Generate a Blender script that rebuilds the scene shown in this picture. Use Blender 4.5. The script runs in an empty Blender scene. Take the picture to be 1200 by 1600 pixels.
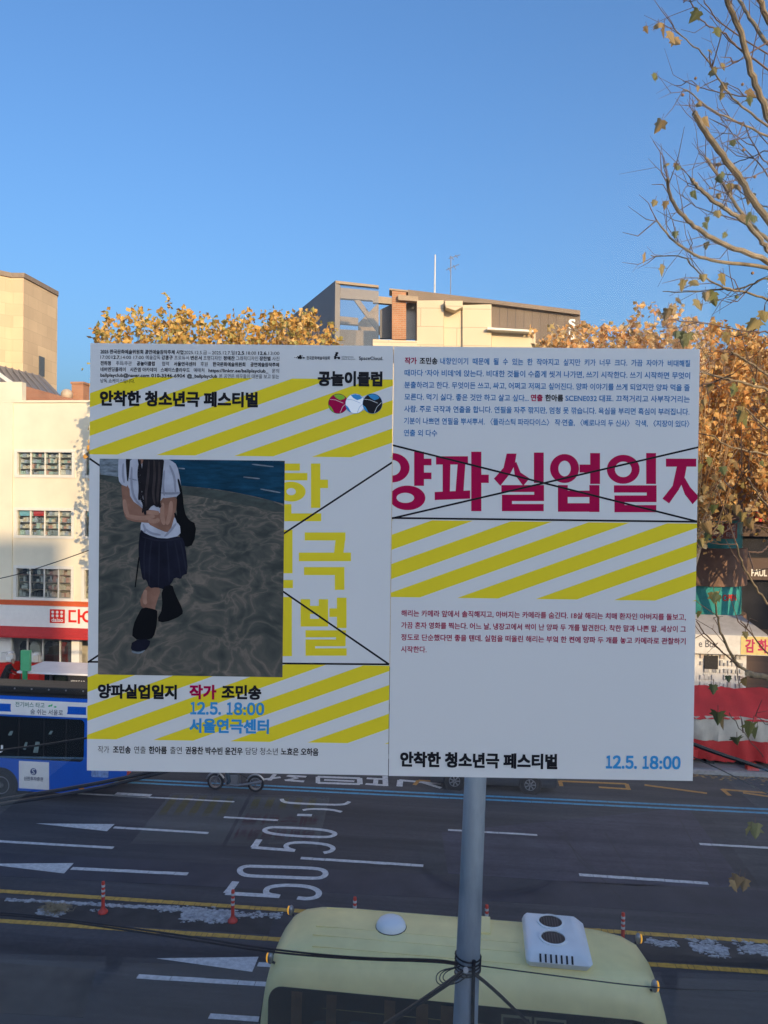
import bpy, bmesh, math, random
from mathutils import Vector, Matrix
R = random.Random(7)
rad = math.radians
sc = bpy.context.scene
C = sc.collection

# ------------------------------------------------------------------ camera
CAMZ, FPX, PITCH, ROLL = 10.2, 1180.0, rad(0.58), rad(0.70)
R0, U0, F0 = Vector((1, 0, 0)), Vector((0, math.sin(PITCH), math.cos(PITCH))), Vector((0, math.cos(PITCH), -math.sin(PITCH)))
CR = R0*math.cos(ROLL) + U0*math.sin(ROLL)
CU = U0*math.cos(ROLL) - R0*math.sin(ROLL)
CAM = Vector((0, 0, CAMZ))
cd = bpy.data.cameras.new('camera')
cd.sensor_fit = 'VERTICAL'; cd.sensor_height = 24.0; cd.lens = FPX/1600*24.0
cd.clip_start = 0.05; cd.clip_end = 3000
co = bpy.data.objects.new('camera', cd); C.objects.link(co)
co.matrix_world = Matrix(((CR.x, CU.x, -F0.x, 0), (CR.y, CU.y, -F0.y, 0), (CR.z, CU.z, -F0.z, CAMZ), (0, 0, 0, 1)))
sc.camera = co

# ------------------------------------------------------------------ light
SUN_EL, SUN_ROT = rad(14.0), rad(155.0)
w = bpy.data.worlds.new('World'); sc.world = w; w.use_nodes = True
nt = w.node_tree
sky = nt.nodes.new('ShaderNodeTexSky'); sky.sky_type = 'NISHITA'; sky.sun_disc = False
sky.sun_elevation = SUN_EL; sky.sun_rotation = SUN_ROT
sky.air_density = 1.2; sky.dust_density = 6.0; sky.ozone_density = 6.2; sky.altitude = 50
nt.links.new(sky.outputs[0], nt.nodes['Background'].inputs[0])
nt.nodes['Background'].inputs[1].default_value = 0.15
sl = bpy.data.lights.new('sun', 'SUN'); sl.energy = 2.25; sl.angle = rad(0.3); sl.color = (1.0, 0.72, 0.39)
so = bpy.data.objects.new('sun', sl); C.objects.link(so)
L = Vector((math.sin(SUN_ROT)*math.cos(SUN_EL), math.cos(SUN_ROT)*math.cos(SUN_EL), math.sin(SUN_EL)))
SHADE, SLEW = math.tan(SUN_EL)/math.cos(math.pi-SUN_ROT), math.tan(math.pi-SUN_ROT)   # fall and sideways drift of sunlight per metre of depth
so.rotation_euler = (-L).to_track_quat('-Z', 'Y').to_euler(); so.location = L*80
sc.view_settings.view_transform = 'Standard'; sc.view_settings.look = 'None'
sc.view_settings.exposure = 0.95; sc.view_settings.gamma = 1.0
sc.cycles.max_bounces = 8; sc.cycles.transparent_max_bounces = 16

# ------------------------------------------------------------------ coordinates
TH = -math.atan(0.112)                       # the street runs slightly towards us on the right
DV, NV = Vector((math.cos(TH), math.sin(TH), 0)), Vector((-math.sin(TH), math.cos(TH), 0))
def ray(u, v): return F0 + CR*((u-600)/FPX) + CU*((800-v)/FPX)
def G(u, v, z=0.0):                           # point at height z -> street coordinates (s, t)
    d = ray(u, v); p = CAM + d*((z-CAMZ)/d.z); return (p.dot(DV), p.dot(NV))
def Fp(u, v, t):                              # point on the street-parallel plane t -> (s, z)
    d = ray(u, v); p = CAM + d*(t/d.dot(NV)); return (p.dot(DV), p.z)
def P(u, v, Y):                               # world point at depth Y
    d = ray(u, v); return CAM + d*(Y/d.y)
def S2W(s, t, z=0): return DV*s + NV*t + Vector((0, 0, z))

# ------------------------------------------------------------------ materials
MATS = {}
def mat(name, c, rough=0.6, var=0.12, scale=4.0, bump=0.0, metal=0.0, spec=0.4, emit=0, coat=0, stretch=None, detail=5, bscale=None):
    if name in MATS: return MATS[name]
    if name.startswith('print'): spec = 0.08            # matt inks
    m = bpy.data.materials.new(name); m.use_nodes = True; MATS[name] = m
    n, l = m.node_tree.nodes, m.node_tree.links; b = n['Principled BSDF']
    b.inputs['Roughness'].default_value = rough; b.inputs['Metallic'].default_value = metal
    b.inputs['Specular IOR Level'].default_value = spec
    if coat: b.inputs['Coat Weight'].default_value = coat; b.inputs['Coat Roughness'].default_value = 0.08
    tc = n.new('ShaderNodeTexCoord'); src = tc.outputs['Object']
    if stretch:
        mp = n.new('ShaderNodeMapping'); mp.inputs['Scale'].default_value = stretch; l.new(src, mp.inputs[0]); src = mp.outputs[0]
    nz = n.new('ShaderNodeTexNoise'); nz.inputs['Scale'].default_value = scale; nz.inputs['Detail'].default_value = detail; nz.inputs['Roughness'].default_value = 0.62
    l.new(src, nz.inputs['Vector'])
    rp = n.new('ShaderNodeValToRGB'); l.new(nz.outputs['Fac'], rp.inputs[0])
    rp.color_ramp.elements[0].position = 0.3; rp.color_ramp.elements[1].position = 0.7
    rp.color_ramp.elements[0].color = (*[x*(1-var) for x in c], 1); rp.color_ramp.elements[1].color = (*[min(1, x*(1+var)) for x in c], 1)
    l.new(rp.outputs[0], b.inputs['Base Color'])
    if bump:
        nb = n.new('ShaderNodeTexNoise'); nb.inputs['Scale'].default_value = bscale or scale*6; nb.inputs['Detail'].default_value = 4; l.new(tc.outputs['Object'], nb.inputs['Vector'])
        bp = n.new('ShaderNodeBump'); bp.inputs['Strength'].default_value = bump; bp.inputs['Distance'].default_value = 0.02
        l.new(nb.outputs['Fac'], bp.inputs['Height']); l.new(bp.outputs[0], b.inputs['Normal'])
    if emit:
        b.inputs['Emission Color'].default_value = (*c, 1); b.inputs['Emission Strength'].default_value = emit
    return m
def wallmat(name, c1, c2, mortar, bw, bh, msize=0.01, rough=0.8, bias=0.0, mix=0.25, offset=0.5, nscale=0.6):
    """masonry or panels: a brick texture laid on the vertical faces, broken up by noise"""
    m = mat(name, c1, rough); n, l = m.node_tree.nodes, m.node_tree.links; b = n['Principled BSDF']
    tc = n.new('ShaderNodeTexCoord'); sx = n.new('ShaderNodeSeparateXYZ'); l.new(tc.outputs['Object'], sx.inputs[0])
    ad = n.new('ShaderNodeMath'); l.new(sx.outputs[0], ad.inputs[0]); l.new(sx.outputs[1], ad.inputs[1])
    cx = n.new('ShaderNodeCombineXYZ'); l.new(ad.outputs[0], cx.inputs[0]); l.new(sx.outputs[2], cx.inputs[1])
    br = n.new('ShaderNodeTexBrick'); br.offset = offset; l.new(cx.outputs[0], br.inputs['Vector'])
    br.inputs['Color1'].default_value = (*c1, 1); br.inputs['Color2'].default_value = (*c2, 1); br.inputs['Mortar'].default_value = (*mortar, 1)
    br.inputs['Scale'].default_value = 1; br.inputs['Mortar Size'].default_value = msize; br.inputs['Brick Width'].default_value = bw; br.inputs['Row Height'].default_value = bh; br.inputs['Bias'].default_value = bias
    nz = n.new('ShaderNodeTexNoise'); nz.inputs['Scale'].default_value = nscale; nz.inputs['Detail'].default_value = 7; l.new(tc.outputs['Object'], nz.inputs['Vector'])
    mx = n.new('ShaderNodeMix'); mx.data_type = 'RGBA'; mx.blend_type = 'MULTIPLY'; mx.inputs[0].default_value = 1
    rp = n.new('ShaderNodeValToRGB'); rp.color_ramp.elements[0].position = .3; rp.color_ramp.elements[1].position = .7
    k = 1-mix; rp.color_ramp.elements[0].color = (k, k, k, 1); l.new(nz.outputs['Fac'], rp.inputs[0])
    l.new(br.outputs['Color'], mx.inputs[6]); l.new(rp.outputs[0], mx.inputs[7]); l.new(mx.outputs[2], b.inputs['Base Color'])
    return m
def islandmat(name, cols, rough=0.7, trans=0.0, spec=0.3):
    """every loose piece (leaf, item of goods) takes its own colour"""
    m = mat(name, cols[0], rough, spec=spec); n, l = m.node_tree.nodes, m.node_tree.links; b = n['Principled BSDF']
    g = n.new('ShaderNodeNewGeometry'); rp = n.new('ShaderNodeValToRGB'); rp.color_ramp.interpolation = 'CONSTANT'
    e = rp.color_ramp.elements
    e[0].position = 0; e[0].color = (*cols[0], 1); e[1].position = 1/len(cols); e[1].color = (*cols[1 % len(cols)], 1)
    for i in range(2, len(cols)):
        q = e.new(i/len(cols)); q.color = (*cols[i], 1)
    l.new(g.outputs['Random Per Island'], rp.inputs[0]); l.new(rp.outputs[0], b.inputs['Base Color'])
    if trans:
        t = n.new('ShaderNodeBsdfTranslucent'); l.new(rp.outputs[0], t.inputs[0]); mx = n.new('ShaderNodeMixShader'); mx.inputs[0].default_value = trans
        l.new(b.outputs[0], mx.inputs[1]); l.new(t.outputs[0], mx.inputs[2]); l.new(mx.outputs[0], n['Material Output'].inputs[0])
    return m
def glassmat(name, refl, tint=(1, 1, 1), rough=0.0):
    m = bpy.data.materials.new(name); m.use_nodes = True; MATS[name] = m; n, l = m.node_tree.nodes, m.node_tree.links
    n.remove(n['Principled BSDF'])
    t = n.new('ShaderNodeBsdfTransparent'); t.inputs[0].default_value = (*tint, 1)
    g = n.new('ShaderNodeBsdfGlossy'); g.inputs['Roughness'].default_value = rough
    lw = n.new('ShaderNodeLayerWeight'); lw.inputs[0].default_value = 0.25
    mr = n.new('ShaderNodeMapRange'); mr.inputs[3].default_value = refl; mr.inputs[4].default_value = 0.8; mr.inputs[1].default_value = .1
    l.new(lw.outputs['Fresnel'], mr.inputs[0])
    mx = n.new('ShaderNodeMixShader'); l.new(mr.outputs[0], mx.inputs[0]); l.new(t.outputs[0], mx.inputs[1]); l.new(g.outputs[0], mx.inputs[2])
    l.new(mx.outputs[0], n['Material Output'].inputs[0])
    return m

# ------------------------------------------------------------------ mesh builder and scene tree
class Root:
    def __init__(s, o, org): s.o = o; s.org = Vector(org)
def setp(o, label=None, cat=None, group=None, kind=None):
    if label: o['label'] = label
    if cat: o['category'] = cat
    if group: o['group'] = group
    if kind: o['kind'] = kind
def thing(name, label, cat, org=(0, 0, 0), road=True, group=None, rot=None):
    """An Empty at the thing's base; parts are built in street coordinates (road) or world coordinates."""
    o = bpy.data.objects.new(name, None); C.objects.link(o); o.empty_display_size = 0.2
    o.location = S2W(*org) if road else Vector(org)
    o.rotation_euler = (0, 0, rot if rot is not None else (TH if road else 0))
    setp(o, label, cat, group); return Root(o, org)
def local(name, label, cat, loc, rz=0, group=None):
    r = thing(name, label, cat, (0, 0, 0), False, group, rz); r.o.location = loc; return r
class MB:
    def __init__(s): s.v = []; s.f = []
    def add(s, vs, fs):
        k = len(s.v); s.v += [Vector(v) for v in vs]; s.f += [tuple(i+k for i in f) for f in fs]; return s
    def box(s, x0, x1, y0, y1, z0, z1):
        return s.add([(x0, y0, z0), (x1, y0, z0), (x1, y1, z0), (x0, y1, z0), (x0, y0, z1), (x1, y0, z1), (x1, y1, z1), (x0, y1, z1)],
                     [(0, 3, 2, 1), (4, 5, 6, 7), (0, 1, 5, 4), (1, 2, 6, 5), (2, 3, 7, 6), (3, 0, 4, 7)])
    def prism(s, pts, vec):
        """polygon (3-D points) swept along vec"""
        pts = [Vector(p) for p in pts]; n = len(pts); vec = Vector(vec)
        return s.add(pts+[p+vec for p in pts], [tuple(range(n))[::-1], tuple(range(n, 2*n))]+[(i, (i+1) % n, n+(i+1) % n, n+i) for i in range(n)])
    def sheet(s, pts): return s.add(pts, [tuple(range(len(pts)))])
    def tube(s, pts, rs, n=8, cap=True):
        pts = [Vector(p) for p in pts]
        if not hasattr(rs, '__len__'): rs = [rs]*len(pts)
        rings = []; up = None
        for i, p in enumerate(pts):
            d = (pts[min(i+1, len(pts)-1)]-pts[max(i-1, 0)])
            d = d.normalized() if d.length > 1e-9 else Vector((0, 0, 1))
            if up is None: up = Vector((0, 0, 1)) if abs(d.z) < .9 else Vector((1, 0, 0))
            a = d.cross(up).normalized(); b = a.cross(d).normalized(); up = b
            rings.append([p+(a*math.cos(q)+b*math.sin(q))*rs[i] for q in [2*math.pi*j/n for j in range(n)]])
        vs = [v for r in rings for v in r]; m = len(pts)
        fs = [(i*n+j, i*n+(j+1) % n, (i+1)*n+(j+1) % n, (i+1)*n+j) for i in range(m-1) for j in range(n)]
        if cap: fs += [tuple(range(n))[::-1], tuple(range((m-1)*n, m*n))]
        return s.add(vs, fs)
    def lathe(s, c, axis, prof, n=24, cap=True):
        """prof: (radius, height along axis)"""
        c = Vector(c); ax = Vector(axis).normalized(); t = Vector((1, 0, 0)) if abs(ax.x) < .9 else Vector((0, 1, 0))
        a = ax.cross(t).normalized(); b = ax.cross(a); m = len(prof)
        vs = [c+ax*h+(a*math.cos(2*math.pi*j/n)+b*math.sin(2*math.pi*j/n))*r for r, h in prof for j in range(n)]
        fs = [(i*n+j, i*n+(j+1) % n, (i+1)*n+(j+1) % n, (i+1)*n+j) for i in range(m-1) for j in range(n)]
        if cap: fs += [tuple(range(n))[::-1], tuple(range((m-1)*n, m*n))]
        return s.add(vs, fs)
    def ell(s, c, r, n=14, m=8):
        if not hasattr(r, '__len__'): r = (r, r, r)
        vs = []; c = Vector(c)
        for i in range(m+1):
            a = math.pi*i/m
            for j in range(n):
                q = 2*math.pi*j/n; vs.append(c+Vector((max(math.sin(a), 1e-3)*math.cos(q)*r[0], max(math.sin(a), 1e-3)*math.sin(q)*r[1], -math.cos(a)*r[2])))
        return s.add(vs, [(i*n+j, i*n+(j+1) % n, (i+1)*n+(j+1) % n, (i+1)*n+j) for i in range(m) for j in range(n)])
    def loft(s, rings, cap=True):
        n = len(rings[0]); k = len(rings)
        fs = [(i*n+j, i*n+(j+1) % n, (i+1)*n+(j+1) % n, (i+1)*n+j) for i in range(k-1) for j in range(n)]
        if cap: fs += [tuple(range(n))[::-1], tuple(range((k-1)*n, k*n))]
        return s.add([v for r in rings for v in r], fs)
    def build(s, name, m, parent=None, smooth=False, bevel=0, label=None, xf=None):
        org = parent.org if isinstance(parent, Root) else (getattr(parent, 'org', None) or Vector((0, 0, 0)))
        po = parent.o if isinstance(parent, (Root, Part)) else parent
        me = bpy.data.meshes.new(name)
        vs = [v-org for v in s.v]
        if xf: vs = [xf @ v for v in vs]
        me.from_pydata([tuple(v) for v in vs], [], s.f); me.update()
        bm = bmesh.new(); bm.from_mesh(me); bmesh.ops.recalc_face_normals(bm, faces=bm.faces)
        if bevel: bmesh.ops.bevel(bm, geom=[e for e in bm.edges if e.calc_face_angle(0) > .6], offset=bevel, segments=2, affect='EDGES', profile=.7)
        bm.to_mesh(me); bm.free()
        if m: me.materials.append(m)
        o = bpy.data.objects.new(name, me); C.objects.link(o)
        if po is not None: o.parent = po
        if smooth:
            for p in me.polygons: p.use_smooth = True
            try: me.set_sharp_from_angle(angle=rad(40))
            except Exception: pass
        if label: o['label'] = label
        return Part(o, org)
class Part:
    def __init__(s, o, org): s.o = o; s.org = org
def kids(o): return [c for c in bpy.data.objects if c.parent == o]
def copy_tree(o, parent=None):
    ks = kids(o); c = o.copy(); C.objects.link(c); c.parent = parent
    for k in ks: copy_tree(k, c)
    return c
def dup(root, loc, rz=None, label=None, scale=None):
    c = copy_tree(root.o); c.location = loc
    if rz is not None: c.rotation_euler = (0, 0, rz)
    if label: c['label'] = label
    if scale: c.scale = (scale,)*3
    return c
def struct(name, mb, m, kind='structure', label=None, road=True):
    o = mb.build(name, m).o; setp(o, label, None, None, kind)
    if road: o.rotation_euler = (0, 0, TH)
    return o

_FT = {}
# every line of lettering (1 = bolder), converted in one go because that is much faster
WORDS = [
    (1, 'daiso'), (1, 'S'), (1, '8'), (1, 'PAUL B'), (1, 'OPEN'), (0, '구주 요일'), (0, '시장 타블'), (1, '혜화역.동숭로'), (1, 'e Box'), (1, '감 화'), (1, '전기버스 타고'), (1, '숨 쉬는 서울로'), (1, '신한투자증권'), (1, 'U'), 
    (1, '2025 한국문화예술위원회 공연예술창작주체 사업'), (0, '2025.12.5.금 – 2025.12.7.일'), (1, '12.5'), (0, '.18:00'), (1, '12.6.'), (0, '13:00'), (0, '17:00'), (1, '12.7.'), (0, '14:00 17:00'), (0, '예술감독'), (1, '강훈구'), 
    (0, '프로듀서'), (1, '변은서'), (0, '조명디자인'), (1, '정예찬'), (0, '그래픽디자인'), (1, '장한별'), (0, '사진'), (1, '전하정'), (0, '주최/주관'), (1, '공놀이클럽'), (0, '협력'), (1, '서울연극센터'), (0, '후원'), (1, '한국문화예술위원회'), 
    (1, '공연예술창작주체'), (1, '네버엔딩플레이'), (1, '시즌엠 아카데미'), (1, '스페이스클라우드'), (0, '예매처'), (1, 'https://linktr.ee/ballplayclub_'), (0, '문의'), (1, 'ballplayclub@naver.com'), (1, '010-3346-6904'), 
    (1, '@_ballplayclub'), (0, '본 공연은 배우들이 대본을 보고 읽는'), (0, '낭독 쇼케이스입니다.'), (1, '안착한 청소년극 페스티벌'), (1, 'SpaceCloud.'), (0, '공연예술창작주체'), (0, 'ARKO Partners'), (1, '양파실업일지'), (1, '작가'), (1, '조민송'), 
    (1, '１'), (1, '２'), (1, '５'), (1, '８'), (1, '０'), (1, '.'), (1, ':'), (0, '작가'), (0, '연출'), (1, '한아름'), (0, '출연'), (1, '권용찬 박수빈 윤건우'), (0, '담당 청소년'), (1, '노효은 오하음'), (1, '내향인이기  때문에  될  수  있는  한  작아지고  싶지만  키가  너무  크다.  가끔  자아가  비대해질'), 
    (1, '때마다 ‘자아 비데’에 앉는다. 비대한 것들이 수줍게 씻겨 나가면, 쓰기 시작한다. 쓰기 시작하면 무엇이'), (1, '분출하려고 한다. 무엇이든 쓰고, 싸고, 어쩌고 저쩌고 싶어진다. 양파 이야기를 쓰게 되었지만 양파 먹을 줄'), (1, '모른다. 먹기 싫다. 좋은 것만 하고 살고 싶다...'), (1, '연출'), 
    (1, 'SCENE032 대표. 끄적거리고 사부작거리는'), (1, '사람. 주로 극작과 연출을 합니다. 연필을 자주 깎지만, 엄청 못 깎습니다. 욕심을 부리면 흑심이 부러집니다.'), (1, '기분이 나쁘면 연필을 뿌셔뿌셔. 〈플라스틱 파라다이스〉 작·연출, 〈베로나의 두 신사〉 각색, 〈지장이 있다〉'), (1, '연출 외 다수'), 
    (1, '해리는 카메라 앞에서 솔직해지고, 아버지는 카메라를 숨긴다. 18살 해리는 치매 환자인 아버지를 돌보고,'), (1, '가끔 혼자 영화를 찍는다. 어느 날, 냉장고에서 싹이 난 양파 두 개를 발견한다. 착한 말과 나쁜 말. 세상이 그'), 
    (1, '정도로 단순했다면 좋을 텐데. 실험을 떠올린 해리는 부엌 한 켠에 양파 두 개를 놓고 카메라로 관찰하기'), (1, '시작한다.'), (1, '페스티벌'), ]
def convert(lines, off):
    cu = bpy.data.curves.new('t', 'FONT'); cu.body = '\n'.join(lines); cu.size = 1; cu.space_line = 4; cu.resolution_u = 3; cu.fill_mode = 'FRONT'; cu.offset = off
    o = bpy.data.objects.new('t', cu); me = bpy.data.meshes.new_from_object(o)
    rows_ = [([], [], {}) for _ in lines]
    vr = [min(len(lines)-1, max(0, int(round((-v.co.y+.3)/4.0)))) for v in me.vertices]
    for i, v in enumerate(me.vertices):
        r = rows_[vr[i]]; r[2][i] = len(r[0]); r[0].append(Vector((v.co.x, v.co.y+4.0*vr[i])))
    for p in me.polygons:
        r = rows_[vr[p.vertices[0]]]; r[1].append(tuple(r[2][j] for j in p.vertices))
    bpy.data.objects.remove(o); bpy.data.curves.remove(cu); bpy.data.meshes.remove(me)
    return [(r[0], r[1]) for r in rows_]
def text_mesh(body, weight=0.0):
    """lettering as flat outlines from Blender's own font, 1 unit em"""
    off = 0.013 if weight > .005 else 0.0
    if not _FT:
        for k in (0, 1):
            ls = [w_[1] for w_ in WORDS if w_[0] == k]
            if ls:
                for q, r in zip(ls, convert(ls, .013*k)): _FT[(k, q)] = r
    key = (1 if off else 0, body)
    if key not in _FT: print('UNLISTED', key); _FT[key] = convert([body], off)[0]
    return _FT[key]
def lettering(mb, body, weight, place, x0, x1, base, em, eps):
    """fit text between x0 and x1 with its baseline at base; place(x, y, layer) -> 3-D point; heavy weights are stacked shifted copies"""
    vs, fs = text_mesh(body, weight); a, b = min(v.x for v in vs), max(v.x for v in vs)
    k = (x1-x0)/max(b-a, 1e-6); e = max(0, weight-0.012)
    sh = [(0, 0)] if e <= 0 else [(0, 0), (e, e), (-e, e), (e, -e), (-e, -e)]
    for i, (dx, dy) in enumerate(sh):
        mb.add([place(x0+(v.x-a)*k+dx*em, base+(v.y+dy)*em, i*eps) for v in vs], fs)
def single(name, mb, m, label, cat, org=(0, 0, 0), road=True, group=None, kind=None, **kw):
    """a thing that is one mesh, its origin at org"""
    rt = Root(None, org); p = mb.build(name, m, rt, **kw); o = p.o
    o.location = S2W(*org) if road else Vector(org); o.rotation_euler = (0, 0, TH if road else 0)
    setp(o, label, cat, group, kind); return p

# ------------------------------------------------------------------ ground, road, pavements, markings
M_asph = mat('asphalt', (0.072, 0.071, 0.075), 0.8, 0.34, 0.5, 0.35, stretch=(0.25, 1.6, 1), detail=9, bscale=60)
M_asph2 = mat('asphalt_relaid', (0.080, 0.076, 0.098), 0.75, 0.24, 0.9, 0.3, detail=9, bscale=60)
M_asph3 = mat('asphalt_worn', (0.084, 0.084, 0.086), 0.85, 0.22, 0.8, 0.3, detail=9, bscale=60)
def streaks(m):
    """worn wheel tracks and drip lines that run along the lanes"""
    n, l = m.node_tree.nodes, m.node_tree.links; b = n['Principled BSDF']; src = b.inputs['Base Color'].links[0].from_socket
    tc = n.new('ShaderNodeTexCoord'); mp = n.new('ShaderNodeMapping'); mp.inputs['Scale'].default_value = (.02, 1.15, 1); l.new(tc.outputs['Object'], mp.inputs[0])
    nz = n.new('ShaderNodeTexNoise'); nz.inputs['Scale'].default_value = 1.6; nz.inputs['Detail'].default_value = 6; nz.inputs['Roughness'].default_value = .7; l.new(mp.outputs[0], nz.inputs['Vector'])
    rp = n.new('ShaderNodeValToRGB'); rp.color_ramp.elements[0].position = .36; rp.color_ramp.elements[1].position = .64; rp.color_ramp.elements[0].color = (.72, .71, .72, 1); rp.color_ramp.elements[1].color = (1.12, 1.12, 1.14, 1); l.new(nz.outputs['Fac'], rp.inputs[0])
    n3 = n.new('ShaderNodeTexNoise'); n3.inputs['Scale'].default_value = 7; n3.inputs['Detail'].default_value = 10; n3.inputs['Roughness'].default_value = .8; l.new(tc.outputs['Object'], n3.inputs['Vector'])
    r3 = n.new('ShaderNodeValToRGB'); r3.color_ramp.elements[0].position = .34; r3.color_ramp.elements[1].position = .62; r3.color_ramp.elements[0].color = (.75, .75, .75, 1); r3.color_ramp.elements[1].color = (1.06, 1.06, 1.06, 1); l.new(n3.outputs['Fac'], r3.inputs[0])
    for rr in (rp, r3):
        mx = n.new('ShaderNodeMix'); mx.data_type = 'RGBA'; mx.blend_type = 'MULTIPLY'; mx.inputs[0].default_value = 1; l.new(src, mx.inputs[6]); l.new(rr.outputs[0], mx.inputs[7]); src = mx.outputs[2]
    l.new(src, b.inputs['Base Color'])
for m_ in (M_asph, M_asph2, M_asph3): streaks(m_)
M_pave = wallmat('pavement_blocks', (.24, .22, .21), (.19, .18, .17), (.1, .1, .1), .4, .2, .01)
M_kerb = mat('kerb_granite', (.32, .31, .30), .8, .2, 8, .2)
M_white = mat('road_paint_white', (.62, .62, .62), .7, .22, 9, 0)
M_yel = mat('road_paint_yellow', (.60, .36, .07), .7, .25, 7, 0)
M_blue = mat('road_paint_blue', (.10, .34, .52), .7, .2, 7, 0)
M_oran = mat('road_paint_orange', (.50, .25, .06), .7, .25, 7, 0)
KT = G(1140, 1212)[1]                        # far kerb
struct('ground', MB().box(-700, 700, -700, 1200, -1.0, -0.06), mat('earth', (.16, .15, .14), .9, .2, .1))
struct('road', MB().box(-110, 110, 10.6, KT, -.055, 0.0), M_asph)
struct('far_kerb', MB().box(-110, 110, KT, KT+.18, -.05, .14), M_kerb)
struct('far_pavement', MB().box(-110, 110, KT+.18, 70, -.05, .136), M_pave)
struct('near_kerb', MB().box(-110, 110, 10.42, 10.6, -.05, .14), M_kerb)
struct('near_pavement', MB().box(-110, 110, 1.6, 10.42, -.05, .136), M_pave)
def patch(px, m, z):
    return MB().prism([(*G(u, v), z-.0035) for u, v in px], (0, 0, .0035))
struct('road_patch', patch([(690, 1300), (1075, 1262), (1165, 1386), (1000, 1385), (700, 1365)], 0, .004), M_asph2)
struct('road_patch', patch([(-80, 1365), (700, 1404), (1300, 1440), (1300, 1400), (1160, 1390), (700, 1368), (-80, 1328)], 0, .004), mat('asphalt_dark', (.056, .055, .066), .75, .26, .8, .3, detail=9, bscale=60))
struct('road_patch', patch([(1100, 1262), (1300, 1272), (1300, 1400), (1190, 1388)], 0, .004), M_asph3)
struct('road_patch', patch([(-60, 1400), (430, 1428), (420, 1460), (-60, 1432)], 0, .004), mat('median_asphalt', (.050, .046, .042), .85, .3, 2.5, .3, bscale=50))
struct('road_patch', patch([(990, 1464), (1280, 1484), (1280, 1518), (1000, 1500)], 0, .004), MATS['median_asphalt'])
struct('road_patch', patch([(-60, 1500), (150, 1515), (130, 1590), (-60, 1580)], 0, .004), mat('oil_stained_asphalt', (.066, .059, .055), .8, .34, 1.5, .3, bscale=50))
mk = MB()
for pts in ([(822, 1272), (870, 1300), (930, 1362), (985, 1420)], [(880, 1300), (905, 1345), (925, 1362)], [(945, 1300), (975, 1350), (1010, 1385)], [(1055, 1268), (1090, 1330), (1125, 1385)], [(1110, 1320), (1165, 1360), (1190, 1400)]):
    q = [G(u, v) for u, v in pts]
    for a, b in zip(q[:-1], q[1:]):
        mk.prism([(a[0]-.012, a[1], .0045), (a[0]+.012, a[1], .0045), (b[0]+.012, b[1], .0045), (b[0]-.012, b[1], .0045)], (0, 0, .001))
struct('road_seams', mk, mat('bitumen', (.018, .018, .02), .5, .1))
def worn_line(mb, u0, v0, u1, v1, wd, t=None, n=None):
    a, b = G(u0, v0), G(u1, v1); ln = math.hypot(b[0]-a[0], b[1]-a[1]); n = n or max(2, int(ln/.35))
    for i in range(n):
        f0, f1 = i/n, (i+1)/n-(.012/ln if R.random() < .55 else 0)
        j0, j1 = R.uniform(-.006, .006), R.uniform(-.006, .006)
        p, q = [a[k]+(b[k]-a[k])*f0 for k in (0, 1)], [a[k]+(b[k]-a[k])*f1 for k in (0, 1)]
        mb.prism([(p[0], p[1]-wd/2+j0, .005), (q[0], q[1]-wd/2+j0, .005), (q[0], q[1]+wd/2+j1, .005), (p[0], p[1]+wd/2+j1, .005)], (0, 0, .004))
wl = MB()
for a in ((-120, 1308, 177, 1325, .13), (470, 1341, 662, 1353, .14), (905, 1367, 1107, 1380.5, .14), (120, 1240, 366, 1253, .10), (350, 1277, 435, 1282, .11), (700, 1297, 840, 1305, .11), (1093, 1319, 1290, 1330, .13), (215, 1526, 560, 1547, .15), (327, 1588, 520, 1600, .15), (180, 1241, 235, 1244, .3)):
    worn_line(wl, *a)
def arrow(apex, top, bot, shaft, wd):
    wl.prism([(*G(*p), .005) for p in (apex, bot, top)], (0, 0, .004)); worn_line(wl, *shaft, wd)
arrow((57, 1287), (179, 1288), (167, 1299), (178, 1293, 326, 1302), .13)
arrow((-25, 1350), (115, 1349), (100, 1365), (112, 1357, 294, 1366), .15)
arrow((245, 1498), (404, 1495.5), (394, 1519), (403, 1507, 540, 1515), .16)
def ribbon(mb, px, wd, crop=(300, 1180, 2.857)):
    q = [Vector((*G(crop[0]+u/crop[2], crop[1]+v/crop[2]), 0)) for u, v in px]
    if len(q) > 3:                             # round the corners
        for _ in range(2):
            q = [q[0]]+[p for a, b in zip(q[:-1], q[1:]) for p in (a*.75+b*.25, a*.25+b*.75)]+[q[-1]]
    Lf, Rt = [], []
    for i, p in enumerate(q):
        d = (q[min(i+1, len(q)-1)]-q[max(i-1, 0)]).normalized(); nn = Vector((-d.y, d.x, 0))*wd/2
        Lf.append(p+nn); Rt.append(p-nn)
    for i in range(len(q)-1):
        mb.prism([(p.x, p.y, .005+.0003*(i % 3)+ribbon.n*.00004) for p in (Lf[i], Lf[i+1], Rt[i+1], Rt[i])], (0, 0, .004))
    ribbon.n += 1
ribbon.n = 0
Z0 = [(250, 496), (400, 500), (540, 505), (588, 513), (600, 532), (580, 548), (540, 551), (400, 545), (250, 540), (220, 530), (211, 513), (225, 500), (250, 496)]
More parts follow.
